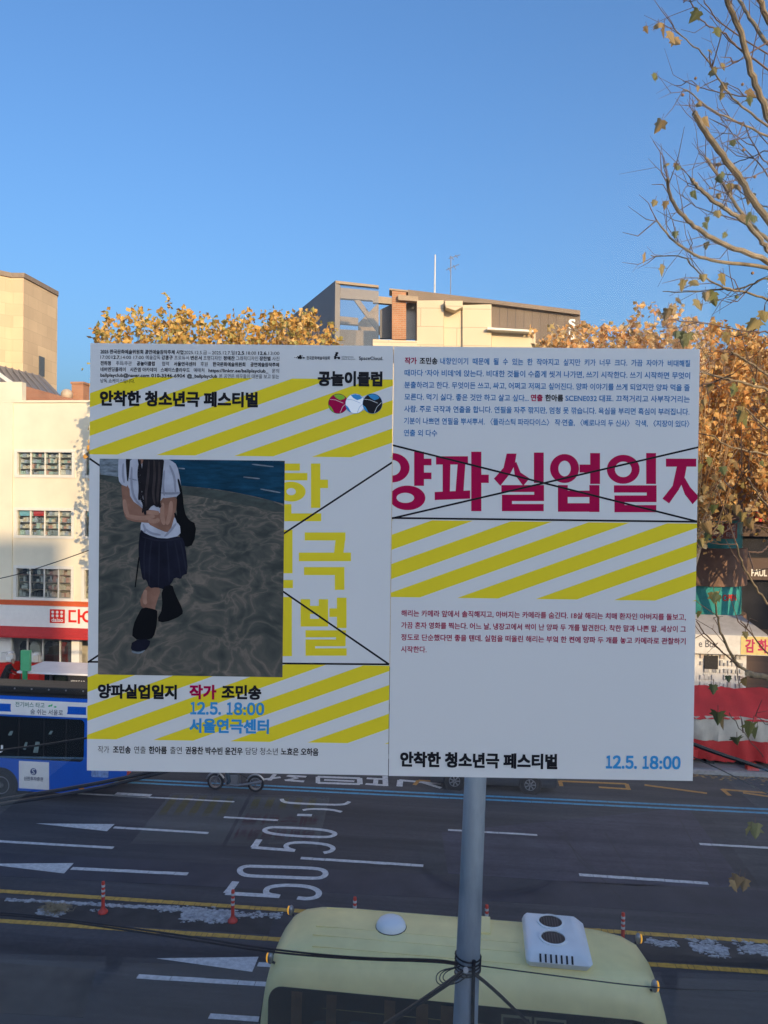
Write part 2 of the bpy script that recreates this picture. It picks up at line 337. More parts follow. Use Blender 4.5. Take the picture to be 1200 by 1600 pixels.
for px, wd in ((Z0, .16), ([(195, 565), (170, 600), (155, 617)], .2), ([(150, 617), (392, 631)], .17),
               ([(385, 629), (335, 622), (328, 605), (345, 588), (420, 580), (520, 586), (568, 606), (565, 632), (520, 643), (470, 638)], .16),
               ([(365, 322), (480, 326), (600, 335), (645, 350), (625, 364), (580, 367), (450, 361), (350, 351), (320, 338), (333, 326), (365, 322)], .15),
               ([(300, 377), (288, 395), (275, 413)], .2), ([(268, 412), (460, 427)], .16), ([(455, 426), (422, 416), (418, 402), (440, 392), (500, 389), (600, 398), (634, 414), (622, 430), (588, 437)], .15),
               ([(400, 196), (405, 207), (430, 214), (560, 220), (680, 223), (703, 208)], .14), ([(495, 246), (530, 240), (620, 243), (668, 254)], .13), ([(470, 267), (535, 269)], .16),
               ([(325, 108), (395, 99)], .16), ([(370, 86), (345, 113)], .16), ([(430, 92), (510, 97)], .16), ([(425, 92), (470, 103), (415, 113)], .14), ([(418, 112), (500, 118)], .16),
               ([(560, 97), (750, 104)], .17), ([(562, 124), (750, 130)], .17), ([(562, 97), (562, 125)], .16), ([(748, 103), (750, 130)], .2), ([(590, 111), (725, 117)], .14),
               ([(780, 104), (860, 108)], .15), ([(775, 129), (862, 135)], .15), ([(862, 93), (864, 138)], .2), ([(822, 106), (818, 132)], .18),
               ([(925, 112), (1112, 129)], .16), ([(930, 112), (926, 140)], .22), ([(1030, 122), (1112, 147)], .16)):
    ribbon(wl, px, wd)
struct('road_markings', wl, M_white)
yl = MB(); worn_line(yl, -120, 1384.5, 1300, 1478.5, .16, n=160); worn_line(yl, -120, 1431, 1300, 1526, .16, n=160)
struct('yellow_lines', yl, M_yel)
bl = MB(); worn_line(bl, -100, 1203.5, 1300, 1269.5, .13); worn_line(bl, -100, 1208.5, 1300, 1275.5, .13)
struct('blue_lines', bl, M_blue)
ol = MB()
for px in ([(455, 112), (450, 93)], [(450, 94), (690, 104)], [(690, 104), (698, 125)], [(698, 123), (590, 116)], [(755, 108), (980, 138)], [(1035, 123), (1062, 146)], [(1035, 124), (1260, 142)], [(1110, 136), (1260, 158)], [(-60, 92), (60, 97)], [(-60, 92), (-75, 108)]):
    ribbon(ol, px, .15, (680, 1180, 2.308))
struct('orange_kerb_markings', ol, M_oran)
# dirty snow left along the middle of the road
M_snow = mat('dirty_snow', (.42, .43, .45), .8, .45, 12, .5)
def flakes(mb, u0, v0, u1, v1, n, spread, smax):
    a, b = G(u0, v0), G(u1, v1)
    for _ in range(n):
        f = R.random(); c = (a[0]+(b[0]-a[0])*f, a[1]+(b[1]-a[1])*f+R.gauss(0, spread)); r = smax*R.uniform(.15, 1)**1.5; r *= .62; k = R.randint(7, 11); ph = R.random()*6
        mb.prism([(c[0]+r*1.8*R.uniform(.3, 1)*math.cos(ph+6.283*i/k), c[1]+r*.9*R.uniform(.3, 1)*math.sin(ph+6.283*i/k), .004) for i in range(k)], (0, 0, R.uniform(.004, .022)))
sm = MB()
flakes(sm, 10, 1406, 250, 1419, 620, .03, .09); flakes(sm, 60, 1424, 100, 1426, 200, .10, .10); flakes(sm, 140, 1421, 160, 1424, 14, .03, .06)
flakes(sm, 250, 1419, 365, 1428, 620, .055, .09); flakes(sm, 285, 1431, 360, 1433, 900, .12, .09); flakes(sm, 365, 1429, 440, 1431, 150, .06, .09)
flakes(sm, 1010, 1471, 1060, 1477, 90, .06, .12); flakes(sm, 1080, 1478, 1135, 1486, 230, .14, .13); flakes(sm, 1150, 1480, 1260, 1492, 190, .13, .13)
struct('snow', sm, M_snow, 'stuff', 'dirty snow scraps along the middle of the road')
st = MB()
for _ in range(220):
    c = G(85+R.gauss(0, 9), 1425+R.gauss(0, 3)); a = R.random()*3.14; l = R.uniform(.08, .3)
    p = Vector((c[0], c[1], R.uniform(.01, .16)*max(0, 1-abs(R.gauss(0, .4))))); d = Vector((math.cos(a), math.sin(a), R.uniform(-.3, .3)))*l
    st.tube([p, p+d*.5+Vector((0, 0, .03)), p+d], .006, 3)
single('straw_clump', st, mat('straw', (.30, .24, .14), .9, .3), 'clump of dry straw lying in the snow between the yellow lines', 'straw', (*G(85, 1425), 0)) if False else struct('straw_litter', st, mat('straw', (.30, .24, .14), .9, .3), 'stuff')
lf = MB()
for _ in range(420):                          # leaf litter by the far kerb
    s_ = R.uniform(8, 22); t_ = KT-abs(R.gauss(0, .25))-.03; r = R.uniform(.04, .09); a = R.random()*6
    lf.sheet([(s_+r*math.cos(a+k*1.57), t_+r*math.sin(a+k*1.57)*R.uniform(.5, 1), .006+R.random()*.02) for k in range(4)])
struct('leaf_litter', lf, islandmat('fallen_leaf', [(.30, .19, .08), (.22, .13, .06), (.36, .25, .10)]), 'stuff')

# ------------------------------------------------------------------ our own building, opened to the sky, and an added block that shades the road
M_conc = mat('concrete_pale', (.55, .54, .52), .85, .1, .6, .1)
own = thing('unseen_own_building', 'pale concrete building under the viewpoint, its open terrace made up to let in sky light', 'building', (0, 0, 0), False)
M_tile = mat('bounce_tile', (.62, .61, .58), .7, .06, 2)
MB().box(-60, 60, -30, 1.35, 0, 8.62).build('podium', M_conc, own)
MB().box(-14, 14, -29.9, 1.34, 8.621, 8.66).build('added_terrace_floor', M_tile, own)  # added open terrace; its pale floor bounces sky light onto the posters
BY = -170.0
slab = thing('added_sun_blocker', 'tall pale stepped block added out of view as a sun blocker', 'building', (0, BY, 0), False)
zr = 8.5+(39-BY)*SHADE; xl = -17.3+(40.7-BY)*SLEW
MB().box(-190, 73.99, BY-13.95, BY-.01, 0, 40).box(74, xl, BY-14, BY, 0, zr+.3).box(xl+17, 107, BY-14, BY, 0, zr+.9).box(123, 160, BY-14, BY, 0, zr+.9).box(107.01, 122.99, BY-13.9, BY-.02, 0, zr-7.3).box(xl+.01, xl+16.99, BY-13.9, BY-.02, 0, zr-8.3).build('wall', M_conc, slab)  # added sun blocker; steps and gaps shape the sunlit areas across the street
wn = MB()
for i in range(-30, 40):
    for k in range(17):
        if not (xl-3.4 < i*3.4 < xl+17) and not (i*3.4+3.1 < 74.2 and k > 10) and not (70.8 < i*3.4+.6 < 74.2) and not (103.5 < i*3.4 < 123): wn.box(i*3.4+.6, i*3.4+3.1, BY, BY+.05, 2.6+k*3.3, 4.4+k*3.3)
wn.build('window_glazing', mat('dark_glazing', (.03, .035, .04), .1, .1, spec=.6), slab)

# ------------------------------------------------------------------ buildings across the street
TF = 39.0
def pxp(mb, px, Y, dep): return mb.prism([P(u, v, Y) for u, v in px], (0, dep, 0))
M_stucco = mat('cream_stucco', (.72, .66, .52), .85, .10, .35, .12, detail=8)
M_frame = mat('window_frame_white', (.70, .68, .62), .5, .05)
M_glz = glassmat('shop_glass', .10, (.92, .95, .95))
M_goods = islandmat('shelf_goods', [(.65, .60, .50), (.35, .48, .50), (.72, .70, .66), (.30, .34, .36), (.60, .34, .30), (.45, .58, .54), (.74, .72, .62), (.16, .17, .18), (.62, .52, .40), (.40, .44, .55)], .6)
M_goods2 = islandmat('pastel_goods', [(.62, .45, .35), (.66, .58, .45), (.55, .30, .25), (.6, .55, .5), (.45, .42, .4), (.68, .5, .4)], .6)
M_goods3 = islandmat('dark_goods', [(.04, .045, .05), (.09, .09, .09), (.5, .5, .46), (.03, .03, .035), (.16, .16, .15)], .6)
M_dark = mat('dark_interior', (.025, .025, .028), .8, .1)
store = thing('variety_store', 'cream variety store with goods filling its windows and a red and white sign band', 'shop', (Fp(60, 1000, TF)[0], TF, 0))
sL, sR = Fp(-420, 800, TF)[0], Fp(428, 800, TF)[0]; zT = Fp(90, 629, TF)[1]; zB = Fp(60, 938, TF)[1]; zb2 = Fp(60, 946, TF)[1]; zs = Fp(60, 978, TF)[1]; za = Fp(60, 988, TF)[1]
wx0, wx1 = Fp(25, 800, TF)[0], Fp(114, 800, TF)[0]; per = Fp(131.5, 800, TF)[0]-wx0
rows = [(Fp(70, 744, TF)[1], Fp(70, 705, TF)[1]), (Fp(70, 839, TF)[1], Fp(70, 796, TF)[1]), (Fp(70, 936, TF)[1], Fp(70, 887, TF)[1])]
cols = [(wx0+per*k, wx1+per*k) for k in range(-2, 4)]
# wall with real openings: bands and piers
wb = MB(); zz = [zb2]+[z for r in rows[::-1] for z in r]+[zT]; xs = [sL]+[x for c in cols for x in c]+[sR]
for i in range(0, len(zz)-1, 2): wb.box(sL, sR, TF, TF+.3, zz[i], zz[i+1])
for i in range(1, len(zz)-1, 2):
    for j in range(0, len(xs)-1, 2): wb.box(xs[j], xs[j+1], TF, TF+.3, zz[i], zz[i+1])
wb.box(sL, sR, TF+.9, TF+8, zb2-.5, zT-.4)
wb.build('wall', M_stucco, store)
MB().box(sL-.05, sR+.05, TF-.06, TF+.36, zT, zT+.12).build('parapet_coping', M_stucco, store)
MB().box(sL, Fp(35, 610, TF)[0], TF-.05, TF+.35, zT+.125, Fp(20, 597, TF)[1]).build('raised_parapet', M_stucco, store)
MB().box(sL, Fp(21, 700, TF)[0], TF-.08, TF-.004, zb2+.01, zT-.01).build('pilaster', M_stucco, store)
for ri, (z0, z1) in enumerate(rows):
    for ci, (x0, x1) in enumerate(cols):
        f = MB(); t0 = TF-.05
        f.box(x0-.1, x0+.07, t0, TF+.12, z0-.08, z1+.1).box(x1-.07, x1+.1, t0, TF+.12, z0-.08, z1+.1).box(x0+.071, x1-.071, t0, TF+.12, z1-.06, z1+.1).box(x0+.071, x1-.071, t0, TF+.12, z0-.08, z0+.07)
        for k in (1, 2, 3):
            xm = x0+(x1-x0)*k/4; f.box(xm-.03, xm+.03, TF+.02, TF+.1, z0+.071, z1-.061)
        w_ = f.build('window', M_frame, store)
        MB().box(x0+.08, x1-.08, TF+.12, TF+.13, z0+.072, z1-.062).build('pane', M_glz, w_)
        g = MB(); g2 = MB(); hh = z1-z0
        for sh in range(4):
            zz0 = z0+.08+sh*hh*.235; x = x0+.1
            while x < x1-.2:
                wd = R.uniform(.05, .22); h = R.uniform(.45, .98)*hh*.215
                tgt = g2 if (ri == 2 and x < (x0+x1)/2) else g
                tgt.box(x, min(x+wd, x1-.09), TF+.17+R.random()*.1, TF+.5, zz0+.025, zz0+h); x += wd+R.uniform(0, .015)
            g.box(x0+.09, x1-.09, TF+.20, TF+.62, zz0, zz0+.02)
        g.build('window_display', M_goods2 if ri == 2 else M_goods, w_)
        MB().box(x0+.08, x1-.08, TF+.63, TF+.66, z0+.03, z1).build('display_back', M_stucco, w_)
        if g2.v: g2.build('window_display', M_goods3, w_)
        if ri == 1:
            h1 = z1-.065
            for k, cc in enumerate(((.22, .50, .62), (.55, .04, .03))):
                MB().box(x0+.12+k*(x1-x0)/4, x0-.05+(k+1)*(x1-x0)/4, TF+.14, TF+.16, h1-.3, h1-.02).build('header_card', mat('card_%d' % k, cc, .5, .03), w_)
M_red = mat('sign_red', (.62, .02, .015), .45, .05); M_signw = mat('sign_white', (.74, .73, .70), .4, .04)
MB().box(sL, sR, TF-.16, TF+.3, zB-.26, zB).build('fascia_band', mat('fascia_orange_red', (.55, .10, .03), .5, .1), store)
sg = MB().box(sL, sR, TF-.30, TF+.3, zs, zB-.265).build('sign_board', M_signw, store)
lx0, lx1 = Fp(83, 960, TF)[0], Fp(106, 960, TF)[0]; lz0, lz1 = Fp(95, 972, TF)[1], Fp(95, 951, TF)[1]
lg = MB().box(lx0, lx1, TF-.33, TF-.303, lz0, lz1).build('logo_panel', M_red, sg)
d_ = MB()
for i in range(3):
    for j in range(2): d_.lathe((lx0+(lx1-lx0)*(.2+.3*i), TF-.333, lz1-(lz1-lz0)*(.2+.27*j)), (0, -1, 0), [(.08, 0), (.08, .006)], 12)
fl = lambda t: (lambda x, y, k: (x, t-k, y))
lettering(d_, 'daiso', .02, fl(TF-.336), lx0+.1, lx1-.08, lz0+.07, .3, .0004)
d_.build('lettering', M_signw, lg)
d2 = MB()                                      # the big letters of the fascia, strokes like the photograph's
bx0 = Fp(112, 960, TF)[0]; bz0, bz1 = Fp(120, 971, TF)[1], Fp(120, 952, TF)[1]; bh = bz1-bz0
def stroke(x0, x1, z0, z1): d2.box(bx0+x0*bh, bx0+x1*bh, TF-.335, TF-.303, bz0+z0*bh, bz0+z1*bh)
stroke(0, .16, 0, 1); stroke(.16, .62, .84, 1); stroke(.16, .68, 0, .17); stroke(.8, .97, -.1, 1.08); stroke(.97, 1.15, .42, .6)
d2.lathe((bx0+1.65*bh, TF-.303, bz0+.5*bh), (0, -1, 0), [(.3*bh, 0), (.48*bh, 0), (.48*bh, .03), (.3*bh, .03), (.3*bh, 0)], 28, False); stroke(2.25, 2.42, -.1, 1.08)
stroke(2.7, 3.3, .5, .64); stroke(2.92, 3.08, .62, 1.0); stroke(2.6, 3.5, 0, .16); stroke(2.92, 3.08, .16, .5)
d2.build('lettering', M_red, sg)
MB().prism([(sL, TF-.30, zs-.004), (sL, TF-.95, za-.05), (sL, TF-.95, za-.16), (sL, TF-.28, za+.02)], (sR-sL, 0, 0)).build('awning', mat('awning_red', (.45, .03, .03), .7, .12), store)
# shop front
MB().box(Fp(0, 1020, TF)[0]-.3, Fp(17, 1020, TF)[0], TF-.02, TF+.3, .14, zs-.01).box(Fp(112, 1020, TF)[0], Fp(124, 1020, TF)[0], TF-.02, TF+.3, .14, zs-.01).box(Fp(190, 1020, TF)[0], sR, TF-.02, TF+.3, .14, zs-.01).box(sL, Fp(-60, 1020, TF)[0], TF-.02, TF+.3, .14, zs-.01).build('shopfront_pier', M_signw, store)
MB().box(Fp(17, 1020, TF)[0], Fp(112, 1020, TF)[0], TF+2.4, TF+2.5, .14, zs).box(Fp(-60, 1020, TF)[0], Fp(190, 1020, TF)[0], TF+2.51, TF+2.6, .14, zs).build('shop_interior', mat('shop_back', (.42, .40, .36), .8, .2, 2), store)
sf = MB(); hx = [Fp(u, 1020, TF)[0] for u in (17, 42, 66, 93, 112)]
for x in hx: sf.box(x-.03, x+.03, TF+.02, TF+.1, .15, zs-.02)
sfp = sf.build('shopfront_frame', M_frame, store)
MB().box(hx[0]+.031, hx[-1]-.031, TF+.11, TF+.12, .15, zs-.03).build('pane', M_glz, sfp)
cl = MB()
for u, c0 in ((46, 0), (68, 1), (86, 1), (91, 1), (101, 0), (78, 1), (30, 0)):
    x = Fp(u, 1010, TF)[0]; cl.prism([(x-.32, TF+.5, 1.0), (x+.32, TF+.5, 1.0), (x+.28, TF+.5, 2.1), (x+.1, TF+.5, 2.35), (x-.1, TF+.5, 2.35), (x-.28, TF+.5, 2.1)], (0, .2, 0))
cl.build('clothes_display', islandmat('clothes', [(.03, .03, .04), (.25, .05, .05), (.55, .55, .5), (.05, .05, .06), (.1, .1, .12)]), store)
rk = MB()
for u0, u1 in ((20, 43), (55, 82)):
    rk.box(Fp(u0, 1040, TF)[0], Fp(u1, 1040, TF)[0], TF-1.3, TF-.7, .14, 1.5)
stl = thing('display_bin', 'red sales bins heaped with white packets outside the variety store', 'sales bin', (Fp(50, 1040, TF)[0], TF-1, .136))
rk.build('bin', M_red, stl)
pk = MB()
for u0, u1 in ((20, 43), (55, 82)):
    a, b = Fp(u0, 1040, TF)[0], Fp(u1, 1040, TF)[0]
    for _ in range(28):
        x = R.uniform(a+.05, b-.3); y = R.uniform(TF-1.25, TF-.95); pk.box(x, x+.25, y, y+.2, 1.503+R.random()*.2, 1.75+R.random()*.3)
pk.build('packets', islandmat('packets', [(.7, .7, .68), (.6, .58, .55), (.68, .6, .5), (.7, .68, .7)]), stl)

# stone tower, far left
M_tower = wallmat('tower_stone', (.76, .57, .36), (.64, .47, .30), (.54, .40, .26), 1.5, .9, .012, .85, mix=.22, nscale=.25)
tw = thing('stone_tower', 'windowless tower clad in tan stone panels behind the gabled roof', 'building', (P(35, 600, 58).x, 58, 0), False)
zc = P(35, 434, 58).z
pl = [P(-260, 700, 50), P(15, 700, 58), P(35, 700, 58), P(88, 700, 63), P(88, 700, 63)+Vector((-12.5, 22, 0)), P(-260, 700, 80)]
MB().prism([(p.x, p.y, 0) for p in pl], (0, 0, zc)).build('wall', M_tower, tw)
ccx = sum(p.x for p in pl)/6; ccy = sum(p.y for p in pl)/6
MB().prism([(p.x+(p.x-ccx)*.012, p.y+(p.y-ccy)*.012, zc+.003) for p in pl], (0, 0, .35)).build('coping', mat('coping_brown', (.26, .20, .15), .7), tw)
fa, fb = P(35, 700, 58), P(88, 700, 63); fd = (fb-fa); fd.z = 0; fn = Vector((fd.y, -fd.x, 0)).normalized()
w0, w1 = fa+fd*.44, fa+fd*.60; zw_t, zw_b = P(62, 557, 60.5).z, P(62, 587, 60.5).z
MB().prism([(w0.x, w0.y, zw_b), (w1.x, w1.y, zw_b), (w1.x, w1.y, zw_t), (w0.x, w0.y, zw_t)], fn*.06).build('window', mat('slot_window', (.10, .11, .12), .3), tw)
# gabled brick house between tower and store
hs = thing('gabled_house', 'red brick house with a grey ribbed metal roof behind the store parapet', 'house', (*Fp(60, 620, 46), 0)[:1]+(46, 0))
def Q(u, v, t): s_, z_ = Fp(u, v, t); return Vector((s_, t, z_))
top = [Q(-60, 552, 50), Q(0, 567, 50), Q(66, 588, 50)]; bot = [Q(96, 620, 45), Q(35, 604, 45), Q(21, 597, 45), Q(-60, 552, 45)]
rf = [Q(-200, 520, 50), Q(66, 588, 50), Q(96, 619, 45.2), Q(-200, 560, 45.2)]
MB().prism(rf, (0, 0, -.12)).build('roof', mat('roof_metal', (.22, .22, .23), .45, .1, metal=.3), hs)
rb = MB(); n = 26
for i in range(n):
    f = (i+.5)/n; p = rf[0].lerp(rf[1], f)+Vector((0, 0, .03)); q = rf[3].lerp(rf[2], f)+Vector((0, 0, .03)); rb.tube([p, q], .06, 5)
rb.build('roof_ribs', MATS['roof_metal'], hs)
wv = [Q(-200, 600, 45), Q(35, 602, 45), Q(100, 620, 45), Q(138, 627, 45)]
MB().prism([(p.x, p.y, 0) for p in (wv[3], wv[0])]+[tuple(p) for p in wv], (0, 8, 0)).build('wall', wallmat('house_brick', (.42, .15, .08), (.34, .12, .07), (.36, .27, .2), .22, .075, .012, mix=.3), hs)
a, b = Q(112, 600, 47), Q(130, 629, 47)
MB().box(a.x, b.x, 47, 47.8, b.z-1, a.z).build('chimney', wallmat('chimney_brick', (.50, .20, .10), (.42, .16, .09), (.4, .3, .2), .22, .075, .012), hs)
MB().box(a.x-.06, b.x+.06, 46.94, 47.86, a.z+.003, a.z+.14).build('chimney_cap', MATS['chimney_brick'], hs)
p = Q(98, 615, 46); MB().ell((p.x, 46.5, p.z), (.38, .38, .38), 16, 8).build('roof_vent', mat('vent_beige', (.48, .38, .28), .5), hs, smooth=True)
ga = [Q(-30, 560, 44.6), Q(21, 597, 44.6), Q(12, 597, 44.6), Q(-30, 567, 44.6)]
MB().prism(ga, (0, -.1, 0)).build('barge_board', M_frame, hs)

# central building with the long dark parapet
CB = 46.0
M_cream = wallmat('cream_panels', (.70, .58, .40), (.66, .54, .37), (.45, .36, .25), 5.0, 1.1, .02, .8, mix=.12, nscale=.3)
M_darkp = mat('dark_grey', (.16, .15, .15), .5, .12, .6)
M_mesh = wallmat('brown_mesh_screen', (.20, .15, .11), (.18, .135, .10), (.13, .10, .08), .5, 8, .03, .7, mix=.2)
M_tan = mat('tan_beam', (.38, .29, .20), .7, .1)
M_tint = glassmat('tinted_glass', .06, (.78, .80, .82))
cb = thing('rooftop_building', 'cream building with a side wall coloured dark for shade, a brown roof screen and a brick pillar above the left poster', 'building', (P(640, 600, CB).x, CB, 0), False)
def q7(pts): return [(420+x/2.4, 380+y/2.4) for x, y in pts]
lowz = 620
pxp(MB(), [(425, 545), (935, 560), (935, 560), (425, 560)], CB+.5, 14)
a, b = P(432, 546, CB+.6), P(938, 546, CB+.6)
MB().box(a.x, b.x, CB+.6, CB+16, 0, a.z).build('wall', M_cream, cb)
e0, e1 = P(524, 438.3, CB), P(432, 514, 58.8)
MB().prism([(e0.x, e0.y, 14), (e1.x, e1.y, 14), (e1.x, e1.y, e0.z), (e0.x, e0.y, e0.z)], (.3, .12, 0)).build('shaded_side_wall', M_darkp, cb)  # left-facing wall; its shade is put into the dark colour
pxp(MB(), q7([(252, 140), (412, 158), (412, 166), (252, 150)]), CB, .3).build('glass_rail', M_tan, cb)
pxp(MB(), q7([(252, 151), (412, 167), (412, 385), (252, 385)]), CB+.25, .03).build('glass_screen', M_tint, cb)
bm_ = MB()
for pts, dy in (([(255, 165), (412, 180), (412, 216), (255, 205)], 4.5), ([(255, 272), (335, 280), (335, 306), (255, 300)], 4.5), ([(320, 213), (342, 213), (448, 355), (425, 355)], 4.0), ([(390, 196), (462, 204), (462, 228), (390, 222)], 3), ([(252, 322), (412, 330), (412, 395), (252, 395)], 3.5)):
    pxp(bm_, q7(pts), CB+dy, .4)
bm_.build('beam', M_tan, cb)
pxp(MB(), q7([(335, 300), (412, 222), (412, 330), (335, 330)]), CB+6, .3).build('rear_wall', mat('rear_wall_tan', (.42, .30, .18), .8), cb)
pxp(MB(), q7([(416, 250), (462, 228), (462, 355), (416, 355)]), CB+1.2, .4).build('rear_window', M_darkp, cb)
pxp(MB(), q7([(462, 176), (515, 181), (515, 360), (462, 360)]), CB-.1, 1.2).build('brick_pillar', wallmat('pillar_brick', (.52, .24, .12), (.45, .20, .10), (.45, .33, .22), .35, .12, .012), cb)
pxp(MB(), q7([(452, 169), (522, 176), (522, 182), (452, 175)]), CB-.16, 1.3).build('pillar_cap', M_tan, cb)
pxp(MB(), q7([(515, 225), (552, 225), (552, 360), (515, 360)]), CB+.8, .2).build('stair_window', mat('stair_glazing', (.20, .22, .22), .2, .2, .5), cb)
pxp(MB(), q7([(485, 193), (560, 200), (560, 218), (485, 212)]), CB-.4, .5).build('canopy', M_tan, cb)
pxp(MB(), q7([(522, 174), (1168, 252), (1168, 268), (835, 226), (560, 214), (522, 205)]), CB, 9).build('roof_slab', mat('roof_brown', (.22, .165, .12), .7, .15, .6), cb)
pxp(MB(), q7([(835, 227), (1168, 269), (1168, 395), (835, 395)]), CB+.3, .15).build('mesh_screen', M_mesh, cb)
pxp(MB(), q7([(556, 215), (656, 214), (656, 398), (556, 398)]), CB-.6, 3).build('panel_wall', M_cream, cb)
pxp(MB(), q7([(657, 252), (726, 252), (726, 398), (657, 398)]), CB-.3, 3).build('panel_wall', M_cream, cb)
pxp(MB(), q7([(727, 232), (835, 229), (835, 398), (727, 398)]), CB-.5, 3).build('panel_wall', M_cream, cb)
pxp(MB(), q7([(660, 216), (727, 216), (727, 238), (700, 252), (664, 240)]), CB-1.1, 1.0).build('bay_hood', M_cream, cb)
pxp(MB(), q7([(390, 360), (556, 366), (556, 398), (390, 398)]), CB-1.2, 2.2).build('balcony_parapet', M_cream, cb)
pxp(MB(), q7([(820, 315), (1002, 326), (1002, 333), (820, 323)]), CB-.9, 1.1).build('ledge', M_frame, cb)
pxp(MB(), q7([(836, 333), (1000, 338), (1000, 400), (836, 400)]), CB-.2, .4).build('panel_wall', M_cream, cb)
sgn = MB()
a = P(895, 512, CB-.1)
for i, ch in enumerate('S8'):
    lettering(sgn, ch, .03, (lambda x, y, k: Vector((x, CB+.27-k, y))), a.x-.16, a.x+.24, a.z+.05-i*.66, .78, .002)
sgn.build('sign_lettering', M_signw, cb)
an = thing('rooftop_antenna', 'slim white aerial mast on the roof of the cream building', 'antenna', P(680, 455, CB+2), False)
MB().tube([P(679, 462, CB+2), P(680, 398, CB+2)], [.06, .045], 6).build('mast', mat('mast_white', (.6, .6, .6), .5), an)
ya = thing('rooftop_antenna', 'grey television aerial with crossbars on the roof of the cream building', 'antenna', P(704, 458, CB+3), False)
M_ant = mat('aerial_grey', (.28, .28, .29), .5, metal=.5)
MB().tube([P(704, 462, CB+3), P(704.5, 400, CB+3)], .03, 6).build('mast', M_ant, ya)
cr = MB()
for u0, v0, u1, v1 in ((701, 404, 719, 398), (697, 422, 717, 413), (703, 400, 709, 406), (711, 398, 715, 403), (700, 418, 704, 425), (708, 414, 712, 421)): cr.tube([P(u0, v0, CB+3), P(u1, v1, CB+3)], .022, 5)
cr.build('crossbars', M_ant, ya)

# brown building and round corner, right
TE = 40.0
M_brown = wallmat('brown_stone', (.13, .085, .07), (.10, .065, .055), (.07, .05, .045), 1.2, .6, .012, .7, mix=.25)
eb = thing('corner_building', 'dark brown building with a cafe on its upper floor at the right edge', 'building', (Fp(1230, 900, TE)[0], TE, 0))
x0, x1 = Fp(935, 800, TE)[0], Fp(1560, 800, TE)[0]
zt = Fp(1180, 545, TE)[1]
eb_w = MB(); zc0, zc1 = Fp(1180, 872, TE)[1], Fp(1180, 838, TE)[1]; zc2, zc3 = Fp(1180, 985, TE)[1], Fp(1180, 906, TE)[1]
eb_w.box(x0, x1, TE, TE+14, zc1, zt).box(x0, x1, TE, TE+14, zc3, zc0).box(x0, x1, TE+.6, TE+14, .14, zc3-.01).box(x0, x1, TE+.6, TE+14, zc0+.01, zc1-.01)
eb_w.build('wall', M_brown, eb)
MB().box(x0, x1, TE+.5, TE+.58, zc0, zc1).box(x0, x1, TE+.5, TE+.58, zc2, zc3).build('window', mat('cafe_glazing', (.03, .03, .035), .15, .3, 1.2, spec=.6), eb)
pl_ = MB(); lettering(pl_, 'PAUL B', .03, fl(TE-.012), Fp(1174, 890, TE)[0], Fp(1207, 890, TE)[0], Fp(1190, 900, TE)[1], Fp(1190, 889, TE)[1]*1.32-Fp(1190, 900, TE)[1]*1.32, .001)
pl_.build('lettering', M_signw, eb)
MB().box(Fp(1176, 807, TE)[0], Fp(1290, 807, TE)[0], TE-.4, TE-.01, Fp(1190, 815, TE)[1], Fp(1190, 800, TE)[1]).build('red_sign', M_red, eb)
ct = thing('corner_kiosk_tower', 'round glazed shop corner with brown bands and teal glass marked OPEN', 'shop', (P(1108, 900, 37).x, 37, 0), False)
cx_ = P(1108, 900, 37).x; cyl = lambda r, v0, v1: MB().lathe((cx_, 37.5, 0), (0, 0, 1), [(r, P(1108, v1, 37).z), (r, P(1108, v0, 37).z)], 40)
M_bb = mat('brown_band', (.20, .12, .09), .7, .25, 1.5); M_teal = mat('teal_glazing', (.05, .30, .30), .15, .3, .8, spec=.6)
cyl(1.9, 855, 912).build('band', M_bb, ct, smooth=True); cyl(1.9, 957, 984).build('band', M_bb, ct, smooth=True); cyl(1.95, 760, 812).build('band', M_bb, ct, smooth=True)
cyl(1.68, 912.2, 956.8).build('window', M_teal, ct, smooth=True); cyl(1.68, 812.2, 854.8).build('window', M_teal, ct, smooth=True)
cyl(1.6, 984.2, 1100).build('base', M_dark, ct, smooth=True)
def cylpt(r): return lambda x, y, k: Vector((cx_+(r+k)*math.sin((x)/r), 37.5-(r+k)*math.cos(x/r), y))
rp_ = MB(); zq = P(1130, 842, 35.6).z; zq1 = P(1130, 818, 35.6).z
for i in range(10):
    f = cylpt(1.70); rp_.add([f(-.55+i*.15, zq, 0), f(-.4+i*.15, zq, 0), f(-.4+i*.15, zq1, 0), f(-.55+i*.15, zq1, 0)], [(0, 1, 2, 3)])
rp_.build('poster_panel', mat('faded_red_panel', (.30, .09, .07), .6, .2), ct)
tl = MB(); lettering(tl, 'OPEN', .02, cylpt(1.70), .15, .95, P(1130, 939, 35.8).z, .42, .001); tl.build('lettering', M_red, ct)
tl = MB(); lettering(tl, '구주 요일', .0, cylpt(1.712), -.4, .8, P(1130, 828, 35.8).z, .28, .001); lettering(tl, '시장 타블', .0, cylpt(1.712), -.4, .8, P(1130, 839, 35.8).z, .28, .001); tl.build('lettering', M_signw, ct)
# round blade sign
bs = thing('round_sign', 'round cream sign with a yellow patch projecting from the brown building', 'sign', (Fp(1185, 783, TE-1)[0], TE-1, Fp(1185, 783, TE-1)[1]))
c0 = bs.org; MB().lathe(c0, (0, -1, 0), [(.50, -.12), (.50, .12)], 28).build('sign_disc', mat('sign_cream', (.66, .58, .45), .5), bs)
MB().box(c0.x-.3, c0.x+.25, c0.y-.135, c0.y-.122, c0.z-.2, c0.z+.12).build('printed_patch', mat('sign_yellow', (.70, .48, .12), .5), bs)
MB().box(c0.x-.05, c0.x+.05, c0.y+.12, TE, c0.z-.05, c0.z+.05).build('bracket', M_darkp, bs)

